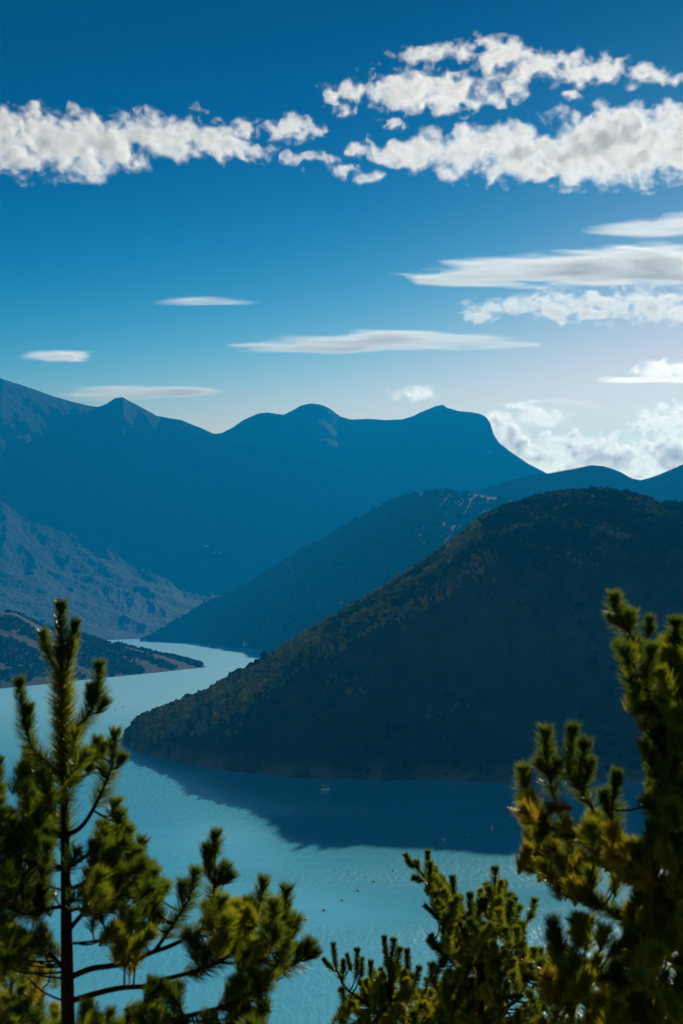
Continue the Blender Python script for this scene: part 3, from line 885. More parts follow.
# ---- the young pine on the left
T = Pine('young pine at the left with upright leading shoot and straight trunk against the lake', 5.0,
         [(62, 625, 1.6), (62, 672, 2.2), (64, 760, 3.6), (65, 830, 4.3), (66, 900, 5.2), (67, 960, 6.2), (68, 1024, 6.9), (69, 1080, 7.5)], 101)
T.branch([(62, 676), (61, 650), (61, 618)], 1.6, 0.0, [(61, 668, 61, 596, 9.0, 0.22), (61, 690, 61, 640, 9, 0.3)], brush=0)
T.branch([(62, 680), (54, 664), (47, 650)], 1.5, 0.3, [(53, 668, 41, 626, 7.5, 0.42)], brush=0)
T.branch([(62, 680), (69, 660), (73, 645)], 1.5, -0.4, [(67, 671, 73, 633, 8.0, 0.5)], brush=0)
T.branch([(62, 680), (69, 655), (74, 635)], 1.5, 0.6, [(69, 656, 77, 616, 7.0, 0.2)], brush=0)
T.trunk_brush(676, 790, 1300, 0.55)
T.trunk_brush(690, 770, 420, 0.85)
T.trunk_brush(790, 860, 300, 0.3)
T.branch([(64, 738), (78, 726), (90, 712), (98, 692)], 2.2, 0.2, [(97, 704, 100, 656, 9.0, 0.38), (92, 712, 90, 680, 7, 0.3), (96, 715, 110, 696, 6, 0.25)], brush=0.75)
T.branch([(64, 778), (46, 762), (32, 747), (25, 724)], 2.3, -0.2, [(25, 730, 19, 673, 8.5, 0.3), (27, 735, 30, 700, 7, 0.25)], brush=0.8)
T.branch([(64, 800), (48, 792), (36, 785), (28, 765)], 2.2, 0.5, [(30, 775, 27, 742, 8, 0.35), (38, 782, 40, 750, 9, 0.5)], brush=0.8)
T.branch([(65, 783), (80, 778), (92, 768), (97, 756)], 2.2, 0.6, [(95, 768, 98, 732, 8, 0.42), (88, 775, 90, 745, 7, 0.35), (101, 765, 106, 738, 6, 0.5)], brush=0.5)
T.branch([(66, 836), (82, 826), (95, 806), (107, 780), (112, 764)], 2.6, -0.3, [(112, 767, 116, 724, 8, 0.45), (116, 770, 126, 752, 6, 0.3), (108, 780, 98, 760, 7, 0.3), (113, 822, 117, 792, 11, 0.5), (118, 826, 122, 806, 9, 0.4)], brush=0.55)
T.branch([(66, 868), (80, 860), (94, 848), (104, 830)], 2.5, 0.4, [(104, 845, 103, 815, 11, 0.45), (112, 850, 116, 822, 10, 0.35), (122, 846, 131, 822, 8, 0.4)], brush=0.5)
T.branch([(66, 890), (84, 883), (98, 868), (112, 858), (128, 862)], 2.6, -0.2, [(122, 848, 132, 823, 7, 0.4), (132, 868, 140, 843, 7.5, 0.4), (128, 862, 128, 835, 9, 0.35)], brush=0.55)
T.branch([(66, 934), (82, 915), (98, 905), (116, 893), (138, 880), (150, 884)], 2.6, 0.2, [(148, 890, 157, 862, 9, 0.45), (158, 902, 169, 876, 9, 0.5), (142, 885, 146, 860, 8, 0.35)], brush=0.6)
T.branch([(67, 912), (78, 909), (95, 911), (112, 900), (124, 880)], 2.0, 0.5, [(122, 888, 126, 860, 9, 0.4)], brush=0.5)
T.branch([(68, 978), (90, 969), (110, 966), (131, 962), (150, 953), (170, 946), (190, 936), (204, 927), (213, 910), (214, 888), (215, 866)], 3.2, -0.1,
         [(214, 862, 217, 825, 8.5, 0.35), (212, 864, 203, 840, 6.5, 0.3), (216, 888, 230, 858, 8, 0.3), (222, 886, 236, 868, 7, 0.25), (210, 880, 207, 850, 7, 0.5)], brush=0.42)
T.branch([(155, 951), (168, 932), (180, 914), (190, 897)], 2.2, 0.2, [(189, 900, 199, 861, 11, 0.4), (182, 905, 182, 875, 8, 0.3)], brush=0.8)
T.branch([(68, 1002), (94, 994), (120, 988), (146, 986), (162, 980), (185, 974), (205, 968), (225, 958), (240, 945), (254, 920), (261, 900)], 3.2, 0.15,
         [(261, 905, 264, 871, 9, 0.42), (252, 918, 247, 892, 8, 0.4), (240, 935, 232, 905, 9, 0.6), (246, 930, 244, 900, 9, 0.45)], brush=0.5)
T.branch([(100, 1040), (150, 1025), (176, 1019), (200, 1013), (222, 1007), (246, 995), (263, 984), (276, 966), (282, 945), (284, 922)], 3.2, -0.25,
         [(285, 918, 287, 880, 9.5, 0.3), (288, 940, 300, 910, 9, 0.48), (280, 930, 276, 898, 9, 0.4), (284, 945, 294, 920, 8, 0.3)], brush=0.5)
T.branch([(272, 972), (288, 967), (300, 960), (308, 950)], 1.8, 0.1, [(305, 957, 314, 934, 9.5, 0.3), (296, 962, 300, 938, 8, 0.3), (303, 962, 322, 947, 6, 0.25)], brush=0.9)
T.branch([(67, 944), (95, 941), (112, 936)], 1.6, 0.6, brush=0.3)
T.branch([(66, 906), (46, 909), (26, 914), (6, 905)], 2.2, -0.3, [(12, 906, 2, 880, 9, 0.3)], brush=0.75)
T.branch([(67, 972), (52, 956), (40, 946), (20, 938), (0, 930)], 2.6, 0.3, brush=0.6)
T.branch([(66, 868), (46, 862), (30, 848), (16, 832)], 2.2, 0.1, [(14, 846, 12, 810, 12, 0.28), (24, 850, 26, 820, 11, 0.25)], brush=0.8)
T.branch([(65, 836), (50, 828), (36, 812), (26, 795)], 2.2, -0.4, brush=0.8)
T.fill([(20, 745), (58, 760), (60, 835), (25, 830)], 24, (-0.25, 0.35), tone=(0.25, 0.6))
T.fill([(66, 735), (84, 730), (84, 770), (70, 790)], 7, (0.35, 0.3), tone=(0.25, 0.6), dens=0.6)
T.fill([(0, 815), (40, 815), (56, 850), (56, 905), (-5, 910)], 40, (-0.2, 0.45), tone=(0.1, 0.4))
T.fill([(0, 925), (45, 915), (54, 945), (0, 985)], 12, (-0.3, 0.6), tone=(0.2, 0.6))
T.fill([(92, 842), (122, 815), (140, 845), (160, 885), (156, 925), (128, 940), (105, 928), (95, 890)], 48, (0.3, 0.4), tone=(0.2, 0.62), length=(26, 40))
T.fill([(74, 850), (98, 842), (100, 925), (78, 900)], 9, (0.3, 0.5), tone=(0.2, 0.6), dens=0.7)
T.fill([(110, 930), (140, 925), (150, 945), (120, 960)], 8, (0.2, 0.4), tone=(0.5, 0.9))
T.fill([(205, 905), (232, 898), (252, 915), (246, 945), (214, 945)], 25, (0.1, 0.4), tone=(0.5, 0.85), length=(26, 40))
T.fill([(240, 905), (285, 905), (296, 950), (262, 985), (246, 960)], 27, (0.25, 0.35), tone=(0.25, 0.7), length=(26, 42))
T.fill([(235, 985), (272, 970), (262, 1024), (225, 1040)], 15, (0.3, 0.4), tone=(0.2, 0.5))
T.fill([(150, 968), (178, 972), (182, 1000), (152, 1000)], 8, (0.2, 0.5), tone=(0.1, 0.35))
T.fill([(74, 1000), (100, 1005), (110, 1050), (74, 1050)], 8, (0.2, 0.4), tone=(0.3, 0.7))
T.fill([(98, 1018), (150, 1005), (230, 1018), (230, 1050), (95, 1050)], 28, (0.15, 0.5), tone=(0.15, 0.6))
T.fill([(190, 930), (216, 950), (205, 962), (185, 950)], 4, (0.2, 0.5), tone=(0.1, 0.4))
T.done()

# ---- the pine cut by the left edge
T = Pine('pine cut off by the left edge of the view behind the young pine', 6.2,
         [(-26, 690, 2), (-26, 800, 4), (-27, 950, 5.5), (-28, 1060, 6.5)], 131)
T.branch([(-26, 850), (-14, 838), (-6, 815), (-3, 790)], 2.2, 0.1, [(-3, 800, -1, 752, 8, 0.3), (-6, 812, 3, 780, 8, 0.35), (-8, 820, -10, 780, 8, 0.3)], brush=0.8)
T.branch([(-26, 960), (-10, 945), (8, 930), (18, 905)], 2.2, 0.4, [(17, 912, 22, 880, 9, 0.35)], brush=0.8)
T.branch([(-27, 1030), (-5, 1015), (15, 1005), (30, 985)], 2.4, -0.1, [(30, 990, 34, 958, 9, 0.3)], brush=0.8)
T.branch([(-26, 712), (-26, 700), (-26, 680)], 1.6, 0.0, [(-26, 705, -26, 640, 9, 0.35)], brush=0)
T.branch([(-26, 720), (-36, 700), (-42, 690)], 1.5, 0.2, [(-38, 700, -46, 660, 8, 0.4)], brush=0.6)
T.branch([(-26, 760), (-46, 745), (-58, 725)], 2.0, -0.2, [(-58, 730, -64, 688, 9, 0.35)], brush=0.8)
T.branch([(-26, 850), (-56, 830), (-80, 800)], 2.4, 0.2, [(-78, 806, -86, 766, 9, 0.35)], brush=0.8)
T.branch([(-26, 940), (-66, 920), (-100, 890)], 2.6, -0.2, [(-98, 896, -108, 856, 9, 0.35)], brush=0.8)
T.trunk_brush(700, 860, 900, 0.45)
T.fill([(-30, 720), (-70, 760), (-100, 880), (-110, 1040), (-30, 1040)], 60, (-0.3, 0.45), tone=(0.2, 0.7))
T.fill([(-20, 800), (2, 800), (8, 900), (-20, 900)], 14, (0.2, 0.4), tone=(0.2, 0.6))
T.fill([(-10, 940), (30, 935), (58, 975), (60, 1050), (-20, 1050)], 34, (0.1, 0.55), tone=(0.45, 0.98), dens=0.8)
T.fill([(-20, 1000), (30, 985), (55, 1010), (58, 1050), (-20, 1050)], 25, (0.2, 0.5), tone=(0.1, 0.5))
T.done()

# ---- the large pine leaning in from the right
T = Pine('large pine reaching in from the right edge in front of the dark wooded hill', 4.5,
         [(748, 480, 3), (746, 620, 6), (745, 800, 9), (746, 960, 12), (748, 1080, 14)], 151, needle=0.060)
T.branch([(746, 790), (715, 745), (690, 712), (668, 690), (646, 660), (629, 632), (617, 614)], 3.4, -0.1,
         [(616, 614, 613, 587, 9.5, 0.45), (626, 632, 632, 605, 10, 0.5), (622, 628, 606, 612, 5, 0.4), (648, 640, 650, 612, 7, 0.35), (640, 650, 626, 640, 8, 0.4), (636, 660, 628, 640, 8, 0.45)], brush=0.55)
T.branch([(746, 730), (712, 695), (690, 672), (677, 655)], 3.0, 0.2, [(676, 658, 675, 612, 11, 0.3), (684, 660, 690, 615, 10, 0.3), (668, 660, 662, 632, 9, 0.3)], brush=0.7)
T.branch([(746, 915), (700, 897), (660, 882), (630, 868), (608, 850), (588, 839), (568, 834), (548, 826), (534, 808), (527, 794)], 4.6, -0.1,
         [(527, 798, 522, 760, 9.5, 0.5), (532, 812, 520, 795, 8, 0.55), (540, 822, 524, 818, 8, 0.6), (550, 830, 534, 838, 9, 0.6)], brush=0.45)
T.branch([(570, 834), (557, 806), (549, 776), (546, 758)], 2.4, 0.1, [(546, 760, 545, 721, 10, 0.42), (547, 775, 534, 756, 6, 0.55), (550, 782, 560, 755, 8, 0.35)], brush=0.55)
T.branch([(602, 845), (592, 808), (578, 786), (568, 770)], 2.6, 0.3, [(568, 774, 574, 720, 10, 0.3), (576, 790, 586, 735, 11, 0.28), (582, 795, 592, 752, 9, 0.3)], brush=0.55)
T.branch([(614, 852), (612, 822), (613, 798)], 2.0, -0.2, [(613, 802, 618, 766, 8, 0.4), (608, 815, 602, 785, 8, 0.35)], brush=0.7)
T.branch([(746, 850), (705, 815), (676, 778), (661, 750), (656, 735)], 3.6, 0.0, [(657, 745, 654, 704, 12, 0.35), (664, 760, 668, 712, 12, 0.3), (652, 758, 641, 735, 9, 0.5), (668, 780, 645, 770, 8, 0.6)], brush=0.7)
T.branch([(746, 980), (700, 948), (660, 930), (620, 915), (590, 897), (572, 875), (560, 858)], 4.0, 0.3, [(560, 862, 548, 842, 10, 0.6)], brush=0.5)
T.branch([(746, 1040), (690, 1005), (640, 985), (600, 975), (570, 962), (556, 940)], 4.0, -0.2, [(556, 945, 552, 912, 10, 0.35)], brush=0.6)
T.branch([(748, 1075), (700, 1052), (640, 1035), (590, 1030), (556, 1015)], 3.6, 0.2, brush=0.6)
T.branch([(748, 500), (748, 480), (748, 460)], 2.0, 0.0, [(748, 490, 748, 420, 11, 0.35), (748, 500, 734, 450, 10, 0.4), (748, 500, 762, 450, 10, 0.4)], brush=0)
T.branch([(747, 560), (775, 530), (790, 500)], 2.6, 0.2, [(788, 506, 796, 458, 11, 0.4)], brush=0.8)
T.branch([(747, 640), (790, 610), (815, 575)], 3.0, -0.2, [(812, 582, 822, 530, 11, 0.4)], brush=0.8)
T.branch([(746, 740), (800, 705), (840, 660)], 3.4, 0.2, [(836, 668, 848, 616, 11, 0.4)], brush=0.8)
T.trunk_brush(480, 640, 900, 0.45)
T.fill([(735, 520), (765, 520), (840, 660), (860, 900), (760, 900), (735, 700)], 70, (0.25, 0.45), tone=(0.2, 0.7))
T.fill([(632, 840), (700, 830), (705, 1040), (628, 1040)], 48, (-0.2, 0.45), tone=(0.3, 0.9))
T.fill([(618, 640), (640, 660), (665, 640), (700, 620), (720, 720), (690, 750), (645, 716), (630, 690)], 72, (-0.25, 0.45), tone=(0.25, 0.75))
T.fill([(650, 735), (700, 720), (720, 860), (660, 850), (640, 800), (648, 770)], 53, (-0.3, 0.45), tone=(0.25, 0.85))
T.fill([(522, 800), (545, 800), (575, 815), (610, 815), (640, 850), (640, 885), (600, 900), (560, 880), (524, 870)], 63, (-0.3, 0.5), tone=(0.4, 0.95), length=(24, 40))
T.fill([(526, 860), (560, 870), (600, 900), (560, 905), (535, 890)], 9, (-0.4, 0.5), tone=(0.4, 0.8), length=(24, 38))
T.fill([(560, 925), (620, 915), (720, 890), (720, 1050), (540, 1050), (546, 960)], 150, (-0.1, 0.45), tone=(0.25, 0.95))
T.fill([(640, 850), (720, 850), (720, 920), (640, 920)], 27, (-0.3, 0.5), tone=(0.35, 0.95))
T.done()

# ---- the bushy pine low in the middle
T = Pine('bushy smaller pine with short shoots standing below the large right pine', 8.0,
         [(496, 880, 1.5), (490, 930, 3), (480, 1000, 5), (478, 1080, 6)], 171, needle=0.046, full=0.85)
T.branch([(480, 1012), (462, 965), (449, 926), (439, 902), (428, 882), (418, 869), (410, 862)], 2.4, 0.1,
         [(413, 869, 404, 852, 3.8, 0.3), (427, 880, 428, 848, 4.2, 0.22), (433, 890, 435, 866, 6, 0.45), (424, 882, 410, 876, 4.5, 0.3), (418, 870, 416, 858, 4, 0.4), (440, 908, 444, 882, 6, 0.4)], brush=0.7, tone=0.5)
T.branch([(484, 985), (468, 945), (458, 915), (455, 898)], 2.0, 0.3, [(455, 905, 452, 873, 4.8, 0.25), (460, 918, 460, 892, 5.5, 0.4), (470, 925, 470, 890, 5, 0.3), (478, 925, 481, 892, 5, 0.25)], brush=0.8, tone=0.5)
T.branch([(484, 985), (490, 945), (494, 912), (496, 893)], 2.0, 0.0, [(496, 895, 495, 863, 6.5, 0.35), (492, 905, 486, 880, 6, 0.4), (500, 905, 505, 878, 6, 0.35), (488, 920, 480, 895, 5.5, 0.45), (506, 915, 512, 890, 6, 0.4), (512, 925, 521, 902, 6, 0.45)], brush=0.9, tone=0.5)
T.branch([(480, 1000), (455, 965), (440, 950), (430, 942)], 1.8, -0.3, [(442, 954, 426, 937, 5, 0.3), (436, 950, 430, 932, 4.5, 0.25), (446, 925, 423, 904, 3, 0.3), (452, 962, 440, 940, 6, 0.35)], brush=0.8)
T.branch([(482, 990), (505, 960), (520, 935), (530, 915)], 2.0, 0.2, [(530, 920, 536, 895, 6, 0.5)], brush=0.8)
T.branch([(480, 1030), (510, 1005), (535, 985), (550, 960)], 2.2, -0.2, [(548, 965, 553, 940, 6, 0.4)], brush=0.8)
T.branch([(480, 1035), (455, 1015), (440, 995), (432, 980)], 2.0, 0.3, [(433, 985, 431, 960, 6, 0.35)], brush=0.8)
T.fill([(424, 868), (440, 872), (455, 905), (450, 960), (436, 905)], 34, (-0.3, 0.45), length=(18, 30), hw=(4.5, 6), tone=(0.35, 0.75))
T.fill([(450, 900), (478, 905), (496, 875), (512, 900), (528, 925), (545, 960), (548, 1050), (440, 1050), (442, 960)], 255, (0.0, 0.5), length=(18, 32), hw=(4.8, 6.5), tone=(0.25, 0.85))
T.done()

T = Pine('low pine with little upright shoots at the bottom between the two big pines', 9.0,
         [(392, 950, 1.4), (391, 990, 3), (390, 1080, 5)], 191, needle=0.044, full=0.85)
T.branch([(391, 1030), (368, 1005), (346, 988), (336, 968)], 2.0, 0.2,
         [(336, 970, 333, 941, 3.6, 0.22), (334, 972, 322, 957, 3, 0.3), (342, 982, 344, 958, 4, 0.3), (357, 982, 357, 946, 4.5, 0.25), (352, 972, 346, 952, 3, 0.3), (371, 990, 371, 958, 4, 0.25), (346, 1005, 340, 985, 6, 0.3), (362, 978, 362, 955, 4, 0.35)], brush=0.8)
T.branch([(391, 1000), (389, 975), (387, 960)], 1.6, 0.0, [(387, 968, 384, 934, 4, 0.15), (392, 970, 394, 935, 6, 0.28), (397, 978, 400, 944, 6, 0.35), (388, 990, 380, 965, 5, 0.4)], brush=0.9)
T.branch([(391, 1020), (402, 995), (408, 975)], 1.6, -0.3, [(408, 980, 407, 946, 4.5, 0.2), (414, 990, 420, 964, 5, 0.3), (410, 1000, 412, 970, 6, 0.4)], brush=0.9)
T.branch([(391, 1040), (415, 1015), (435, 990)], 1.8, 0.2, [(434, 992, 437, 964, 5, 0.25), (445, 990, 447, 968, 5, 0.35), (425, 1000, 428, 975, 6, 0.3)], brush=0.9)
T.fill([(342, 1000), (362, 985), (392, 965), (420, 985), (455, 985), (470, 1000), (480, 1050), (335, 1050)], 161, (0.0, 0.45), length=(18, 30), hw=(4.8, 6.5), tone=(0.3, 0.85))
T.done()

# ------------------------------------------------------------------ small things on the lake and the hills
def plain(name, col, rough=0.6, spec=0.3, vary=0.25, scale=3.0):
    m, t, b = new_mat(name)
    f = noise_fac(t, scale, 4, 0.6)
    t.links.new(ramp(t, f, [(0.3, tuple(c * (1 - vary) for c in col)), (0.7, tuple(min(1, c * (1 + vary * 0.4)) for c in col))]), b.inputs['Base Color'])
    b.inputs['Roughness'].default_value = rough
    b.inputs['Specular IOR Level'].default_value = spec
    return m

def solid(name, parts, mat, parent=None):
    """boxes (centre, size) and lathes (profile [(r, z)], centre) joined into one mesh"""
    import bmesh
    bm = bmesh.new()
    for p in parts:
        if p[0] == 'box':
            _, c, sz, bev = p
            r = bmesh.ops.create_cube(bm, size=1.0)
            for v in r['verts']: v.co = Vector((v.co.x * sz[0] + c[0], v.co.y * sz[1] + c[1], v.co.z * sz[2] + c[2]))
            if bev:
                es = list({e for v in r['verts'] for e in v.link_edges})
                bmesh.ops.bevel(bm, geom=es, offset=bev, segments=2, affect='EDGES')
        elif p[0] == 'lathe':
            _, prof, c, n = p
            rings = [[bm.verts.new((c[0] + r * math.cos(2 * math.pi * i / n), c[1] + r * math.sin(2 * math.pi * i / n), c[2] + z)) for i in range(n)] for r, z in prof]
            for a, b_ in zip(rings, rings[1:]):
                for i in range(n): bm.faces.new((a[i], a[(i + 1) % n], b_[(i + 1) % n], b_[i]))
            bm.faces.new(rings[0][::-1]); bm.faces.new(rings[-1])
        elif p[0] == 'prism':                              # outline in x-z carried along y
            _, out, y0, y1 = p
            A = [bm.verts.new((x, y0, z)) for x, z in out]; B = [bm.verts.new((x, y1, z)) for x, z in out]
            k = len(out)
            for i in range(k): bm.faces.new((A[i], A[(i + 1) % k], B[(i + 1) % k], B[i]))
            bm.faces.new(A[::-1]); bm.faces.new(B)
    bmesh.ops.recalc_face_normals(bm, faces=bm.faces)
    me = bpy.data.meshes.new(name); bm.to_mesh(me); bm.free()
    me.materials.append(mat)
    o = bpy.data.objects.new(name, me); C.objects.link(o); o.parent = parent
    return o

M_HULL = plain('white_gelcoat', (0.8, 0.8, 0.78), 0.25, 0.5, 0.08)
M_DARK = plain('dark_upholstery', (0.05, 0.06, 0.08), 0.6)
M_STEEL = plain('brushed_rail', (0.6, 0.6, 0.6), 0.3, 0.6, 0.1)
M_BUOY = plain('weathered_buoy_plastic', (0.60, 0.58, 0.50), 0.5)
M_WHITEB = plain('white_buoy_plastic', (0.75, 0.74, 0.70), 0.4)
M_RUST = plain('rusty_fitting', (0.12, 0.06, 0.03), 0.8)

# the boat: hull, deck, seats, windscreen, sun canopy on four posts, outboard motor
bp = W(325, 789.5, water_D(789.5)); bp[2] = 0
boat = empty('motorboat', bp, 'little white motorboat with a sun canopy crossing the shaded water under the hill', 'boat')
boat.rotation_euler = (0, 0, R(24))
boat.scale = (1.4, 1.4, 1.4)
import bmesh
bm = bmesh.new()
sec = []
for x, wd, zb, zt in ((-2.6, 0.95, -0.25, 0.62), (-1.2, 1.08, -0.32, 0.64), (0.4, 1.08, -0.32, 0.70), (1.7, 0.78, -0.26, 0.82), (2.5, 0.34, -0.10, 0.94), (2.9, 0.04, 0.25, 1.0)):
    sec.append([bm.verts.new(v) for v in ((x, -wd, zt), (x, -wd * 0.9, zb * 0.2), (x, -wd * 0.35, zb), (x, wd * 0.35, zb), (x, wd * 0.9, zb * 0.2), (x, wd, zt))])
for a, b_ in zip(sec, sec[1:]):
    for i in range(5): bm.faces.new((a[i], a[i + 1], b_[i + 1], b_[i]))
    bm.faces.new((a[5], a[0], b_[0], b_[5]))
bm.faces.new(sec[0]); bm.faces.new(sec[-1][::-1])
bmesh.ops.recalc_face_normals(bm, faces=bm.faces)
me = bpy.data.meshes.new('hull'); bm.to_mesh(me); bm.free(); me.materials.append(M_HULL)
o = bpy.data.objects.new('hull', me); C.objects.link(o); o.parent = boat
for x in (-1.9, -0.6): solid('seat', [('box', (x, 0, 0.82), (0.55, 1.5, 0.30), 0.05), ('box', (x - 0.25, 0, 1.1), (0.12, 1.5, 0.40), 0.04)], M_DARK, boat)
solid('windscreen', [('prism', [(0.55, 0.74), (0.62, 0.74), (0.28, 1.32), (0.23, 1.32)], -0.85, 0.85)], plain('tinted_screen', (0.10, 0.14, 0.16), 0.1, 0.6), boat)
for x in (-2.1, 0.15):
    for y in (-0.92, 0.92): solid('post', [('lathe', [(0.03, 0.6), (0.03, 2.32)], (x, y, 0), 8)], M_STEEL, boat)
solid('canopy', [('prism', [(-2.4, 2.30), (-2.4, 2.36), (-1.6, 2.48), (-0.4, 2.48), (0.4, 2.36), (0.4, 2.30), (-0.4, 2.42), (-1.6, 2.42)], -1.05, 1.05)], M_HULL, boat)
solid('outboard_motor', [('box', (-2.85, 0, 0.85), (0.36, 0.34, 0.45), 0.08), ('box', (-2.85, 0, 0.25), (0.16, 0.12, 0.9), 0.03)], M_DARK, boat)

def buoy(px, py, size, label, white=False, group='buoys in a line on the lake'):
    p = W(px, py, water_D(py)); p[2] = 0
    r = empty('buoy', p, label, 'buoy', group)
    r.rotation_euler = (R(4 * math.sin(px)), R(5 * math.cos(px * 1.7)), px)
    s = size * 1.25
    if white:
        solid('float', [('lathe', [(0.10 * s, -0.30 * s), (0.34 * s, -0.1 * s), (0.36 * s, 0.25 * s), (0.16 * s, 0.5 * s), (0.11 * s, 1.5 * s), (0.05 * s, 1.62 * s)], (0, 0, 0), 16)], M_WHITEB, r)
    else:
        solid('float', [('lathe', [(0.12 * s, -0.42 * s), (0.38 * s, -0.28 * s), (0.52 * s, 0.0), (0.50 * s, 0.22 * s), (0.36 * s, 0.44 * s), (0.16 * s, 0.54 * s)], (0, 0, 0), 18)], M_BUOY, r)
        solid('mooring_eye', [('lathe', [(0.10 * s, 0.54 * s), (0.10 * s, 0.66 * s), (0.04 * s, 0.70 * s)], (0, 0, 0), 10)], M_RUST, r)
buoy(306, 920, 1.25, 'buoy nearest the outer right shoot of the young pine, first of the line')
buoy(324, 910.5, 1.35, 'second buoy of the line counted from the young pine on the left')
buoy(342, 900.5, 1.2, 'third buoy of the line counted from the young pine on the left')
buoy(358, 891, 1.25, 'fourth buoy of the line counted from the young pine on the left')
buoy(374, 882, 1.3, 'fifth buoy of the line counted from the young pine on the left')
buoy(393, 871.5, 1.1, 'buoy between the fifth of the line and the leftmost tip of the bushy pine')
buoy(419, 856, 1.0, 'buoy in the bright water just above the leftmost tip of the bushy pine')
buoy(432.5, 848, 1.1, 'buoy at the lower rim of the dark shaded water above the bushy pine')
buoy(443.5, 840, 1.5, 'widest pale buoy in the dark shaded water')
buoy(467, 835, 1.0, 'dim buoy between the wide pale buoy and the white pole buoy')
buoy(492, 829, 1.5, 'tall white pole buoy in the dark shaded water farthest from the line', True)
buoy(115, 710, 2.0, 'left of two dark far buoys beside the young pine', group='two far buoys off the headland')
buoy(123, 707.5, 1.8, 'right of two dark far buoys beside the young pine', group='two far buoys off the headland')

def on_hill(h, px, py):
    """ground point of a hill seen at a picture position"""
    j = int(np.abs(h.xs - px).argmin())
    D, z = h.D[:, j], h.z[:, j]
    k = int(np.abs((Zat(py, D) - z) / D)[h.t <= 3].argmin())
    return np.array((h.X[k, j], D[k], z[k]))

M_WALL = plain('lime_render_wall', (0.78, 0.75, 0.68), 0.8, 0.2, 0.12)
M_ROOF = plain('grey_slate_roof', (0.16, 0.14, 0.13), 0.7)
M_PANE = plain('dark_window', (0.04, 0.05, 0.06), 0.2, 0.6)
def house(p, L_, Wd, H, rot, label, cat='house', bell=False, name='house'):
    r = empty(name, p, label, cat, None if bell else 'houses on the mountain side')
    r.rotation_euler = (0, 0, rot)
    solid('wall', [('box', (0, 0, H / 2 - 1.5), (L_, Wd, H + 3), 0), ('prism', [(-Wd / 2, H), (Wd / 2, H), (0, H + Wd * 0.36)], -0.001, 0.001)], M_WALL, r)
    rf = solid('roof', [('prism', [(-L_ / 2 - 0.5, H - 0.1), (L_ / 2 + 0.5, H - 0.1), (L_ / 2 + 0.5, H + 0.2), (L_ / 2 - 0.4, H + Wd * 0.36), (-L_ / 2 + 0.4, H + Wd * 0.36), (-L_ / 2 - 0.5, H + 0.2)], -Wd / 2 - 0.5, Wd / 2 + 0.5)] if False else
               [('prism', [(-L_ / 2 - 0.4, H), (-L_ / 2 - 0.4, H + 0.25), (0, H + L_ * 0.28), (L_ / 2 + 0.4, H + 0.25), (L_ / 2 + 0.4, H)], -Wd / 2 - 0.4, Wd / 2 + 0.4)], M_ROOF, r)
    solid('door', [('box', (0, -Wd / 2 - 0.03, 1.1), (1.2, 0.1, 2.2), 0)], M_PANE, r)
    for x in (-L_ * 0.3, L_ * 0.3): solid('window', [('box', (x, -Wd / 2 - 0.03, H * 0.55), (1.3, 0.1, 1.6), 0)], M_PANE, r)
    if bell: solid('bell_gable', [('box', (-L_ * 0.42, 0, H + L_ * 0.30), (1.2, Wd * 0.5, 4.0), 0.1), ('prism', [(-L_ * 0.42 - 0.8, H + L_ * 0.3 + 2), (-L_ * 0.42 + 0.8, H + L_ * 0.3 + 2), (-L_ * 0.42, H + L_ * 0.3 + 4)], -Wd * 0.28, Wd * 0.28)], M_WALL, r)
house(on_hill(hill_left, 213, 547), 24, 12, 9, 0.2, 'brightest white house high on the blue mountain side above the lake head')
house(on_hill(hill_left, 221, 554), 16, 10, 6, -0.4, 'pale house just below and right of the brightest house on the mountain')
house(on_hill(hill_left, 226, 553), 20, 10, 7, 0.5, 'long pale house farthest right in the hamlet on the mountain')
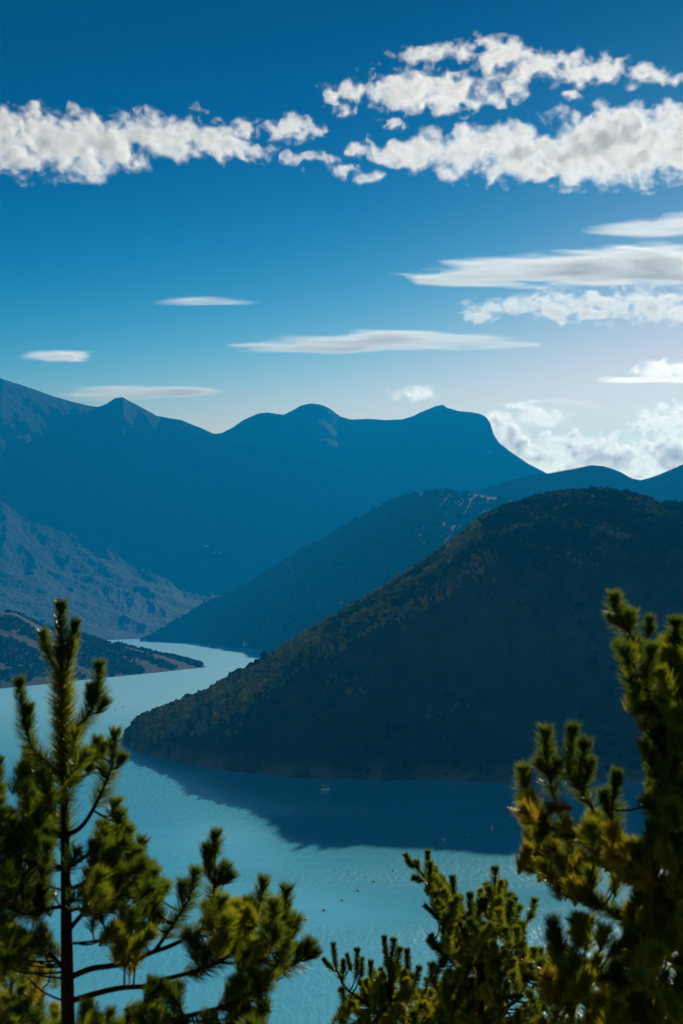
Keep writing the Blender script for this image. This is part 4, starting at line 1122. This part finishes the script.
house(on_hill(hill_left, 147, 570), 16, 10, 7, 0.1, 'lone pale house low on the mountain left of the hamlet')
house(on_hill(hill_fore, 246, 645), 14, 9, 8, 0.6, 'small pale chapel on the dark point at the far shore', 'chapel', True, 'chapel')

def hill_tree(px, size, label, dt=0.0, squat=1.0, tone=0.15, up=0):
    j = int(np.abs(hill_near.xs - px).argmin()); k = int(np.abs(hill_near.t - (3.0 - dt)).argmin())
    p = np.array((hill_near.X[k, j], hill_near.D[k, j], hill_near.z[k, j]))
    r = empty('hillside_tree', p, label, 'tree', 'single trees on the ridge of the near hill')
    tb = Tubes(); tb.add([(0, 0, -0.5), (0.1, 0, size * 0.25), (-0.1, 0.05, size * 0.55), (0.05, 0, size * 0.8)], np.array([0.30, 0.22, 0.15, 0.06]) * size / 9, 7)
    for a in range(4): tb.add([(0, 0, size * (0.3 + 0.1 * a)), (math.cos(a * 2.2) * size * 0.2, math.sin(a * 2.2) * size * 0.2, size * (0.45 + 0.1 * a))], np.array([0.1, 0.04]) * size / 9, 5)
    tb.build('trunk', r)
    g = np.random.default_rng(int(px)); n = 26
    q = g.normal(size=(n, 3)); q /= np.linalg.norm(q, axis=1)[:, None]
    q = q * (g.random(n) ** 0.45)[:, None] * np.array((0.34 * squat, 0.34 * squat, 0.34)) * size + np.array((0, 0, size * 0.58))
    c = crowns('crown', q, size * (0.09 + 0.07 * g.random(n)), 2, M_WOOD, g, np.clip(tone + 0.25 * g.random(n), 0, 1), 0.9)
    c.parent = r
hill_tree(265, 12, 'lone round tree standing clear on the ridge against the far water', tone=0.1)
hill_tree(190, 10, 'dark broad tree on the ridge line lowest down towards the point', squat=1.4, tone=0.1)
hill_tree(240, 9, 'tree on the ridge between the lone round tree and the dark broad tree', tone=0.2)
hill_tree(352, 10, 'tree breaking the ridge line above the middle of the left slope', squat=1.2, tone=0.25)
hill_tree(652, 12, 'broad brownish tree on the summit ridge near the right edge', squat=1.5, tone=0.7)
hill_tree(672, 15, 'tall wide brownish tree at the right end of the summit ridge', squat=1.4, tone=0.75)
